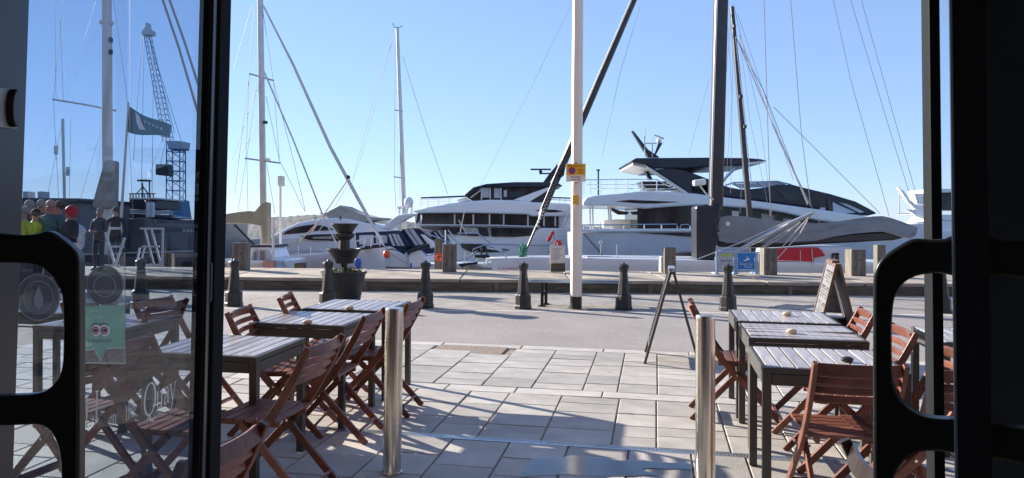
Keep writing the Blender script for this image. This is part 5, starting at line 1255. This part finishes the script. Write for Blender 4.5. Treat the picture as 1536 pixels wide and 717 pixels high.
# people waiting on the promenade
def person(px_, py_, Y, label, coat, hair, facing_deg, hood=None, arms=0):
    head = at(px_, py_, Y); g_ = Z1 if Y < 15.6 else Z1+.30; Hh = head.z - g_; s = Hh/1.75
    base = V((head.x, Y, g_))
    me = bpy.data.meshes.new('t'); bm = bmesh.new(); sl_ = bm.verts.layers.skin.verify()
    def vv(x, y, z, r, r2=None):
        v = bm.verts.new((x*s, y*s, z*s)); v[sl_].radius = (r*s, (r2 or r)*s); return v
    def chain(*vs):
        for a, c in zip(vs, vs[1:]): bm.edges.new((a, c))
    pel = vv(0, 0, .95, .15, .11); pel[sl_].use_root = True
    wa, chst, shl, nk, hd1, hd2 = vv(0, 0, 1.12, .14, .105), vv(0, 0, 1.30, .17, .12), vv(0, 0, 1.42, .12, .09), vv(0, .01, 1.51, .055), vv(0, .02, 1.60, .085, .095), vv(0, .02, 1.69, .075, .085)
    chain(pel, wa, chst, shl, nk, hd1, hd2); chain(hd1, vv(0, .115, 1.60, .016))
    for sx in (-1, 1):
        chain(pel, vv(sx*.10, 0, .86, .085), vv(sx*.11, .015, .50, .062), vv(sx*.11, -.01, .10, .045), vv(sx*.115, .02, .045, .045), vv(sx*.12, .14, .03, .035))
        sh = vv(sx*.19, 0, 1.40, .065); el = vv(sx*.25, -.02 if not arms else .03, 1.12, .048); wr = vv(sx*.22 if not arms else sx*.10, .10 if not arms else .24, .90 if not arms else 1.10, .034)
        pm = vv(sx*.215 if not arms else sx*.05, .13 if not arms else .27, .83 if not arms else 1.12, .034, .02); chain(shl, sh, el, wr, pm)
        for k in range(4):
            f = V((pm.co.x/s+sx*(k-1.5)*.004, pm.co.y/s+(k-1.5)*.02, pm.co.z/s)); chain(pm, vv(f.x, f.y, f.z-.04, .010), vv(f.x-sx*.01, f.y, f.z-.075-.008*(k in (1, 2)), .008))
        chain(pm, vv(pm.co.x/s-sx*.02, pm.co.y/s+.045, pm.co.z/s-.02, .010))
    bm.to_mesh(me); bm.free()
    tmp = bpy.data.objects.new('t', me); COL.objects.link(tmp)
    tmp.modifiers.new('k', 'SKIN'); ss = tmp.modifiers.new('u', 'SUBSURF'); ss.levels = ss.render_levels = 1
    dg = bpy.context.evaluated_depsgraph_get(); m2 = bpy.data.meshes.new_from_object(tmp.evaluated_get(dg)); bpy.data.objects.remove(tmp)
    m2.materials.clear()
    for q in ('skin', 'trouser', coat, 'black'): m2.materials.append(M[q])
    for p in m2.polygons:
        c = p.center/s; p.use_smooth = True
        hand = abs(c.x) > .18 and c.z < .88 and c.z > .7 if not arms else (c.y > .23)
        p.material_index = 0 if c.z > 1.49 or hand else (3 if c.z < .09 else (1 if c.z < .84 else 2))
    o = bpy.data.objects.new('person', m2); COL.objects.link(o); o.location = base; o.rotation_euler = (0, 0, R(facing_deg))
    tag(o, label, 'person', 'people waiting on the promenade')
    b = MB()
    if hood: b.ball((0, -.01*s, 1.66*s), .125*s, (1, 1.05, 1.1), 14).build('hood', hood, o, 0, True)
    else: b.ball((0, -.022*s, 1.695*s), .098*s, (.92, 1.0, .92), 14).build('hair', hair, o, 0, True)
    for sx in (-1, 1): MB().ball((sx*.032*s, .105*s, 1.635*s), .012*s).build('eye', 'ink', o); MB().ball((sx*.088*s, .015*s, 1.61*s), .02*s, (.5, 1, 1.5)).build('ear', 'skin', o, 0, True)
    return o
person(36, 312, 14.2, 'person in a bright yellow high visibility jacket next to the door stile', 'hivis', 'hair_grey', 160)
person(54, 315, 14.6, 'person in a dull yellow jacket standing behind the black handle', 'hivis', 'hair_brown', 30)
person(44, 302, 15.2, 'grey haired person in a dark coat behind the yellow jackets', 'dark_coat', 'hair_grey', 200)
person(64, 301, 15.4, 'grey haired person in a grey coat behind the teal jacket', 'grey_coat', 'hair_grey', 10)
person(76, 302, 14.7, 'bald looking person in a teal jacket turned towards the cafe', 'teal_coat', 'skin', 190, None, 1)
person(88, 303, 15.0, 'brown haired person in a grey coat next to the red hood', 'grey_coat', 'hair_brown', 130)
person(107, 311, 14.5, 'person with a bright red hood beside the white sack', 'dark_coat', 'hair_brown', 150, 'red', 1)
person(150, 313, 16.8, 'person in a grey coat beside the V shaped white stand', 'grey_coat', 'hair_grey', 170, None, 1)
person(174, 312, 18.0, 'person in a dark coat behind the V shaped white stand', 'dark_coat', 'hair_brown', 200)
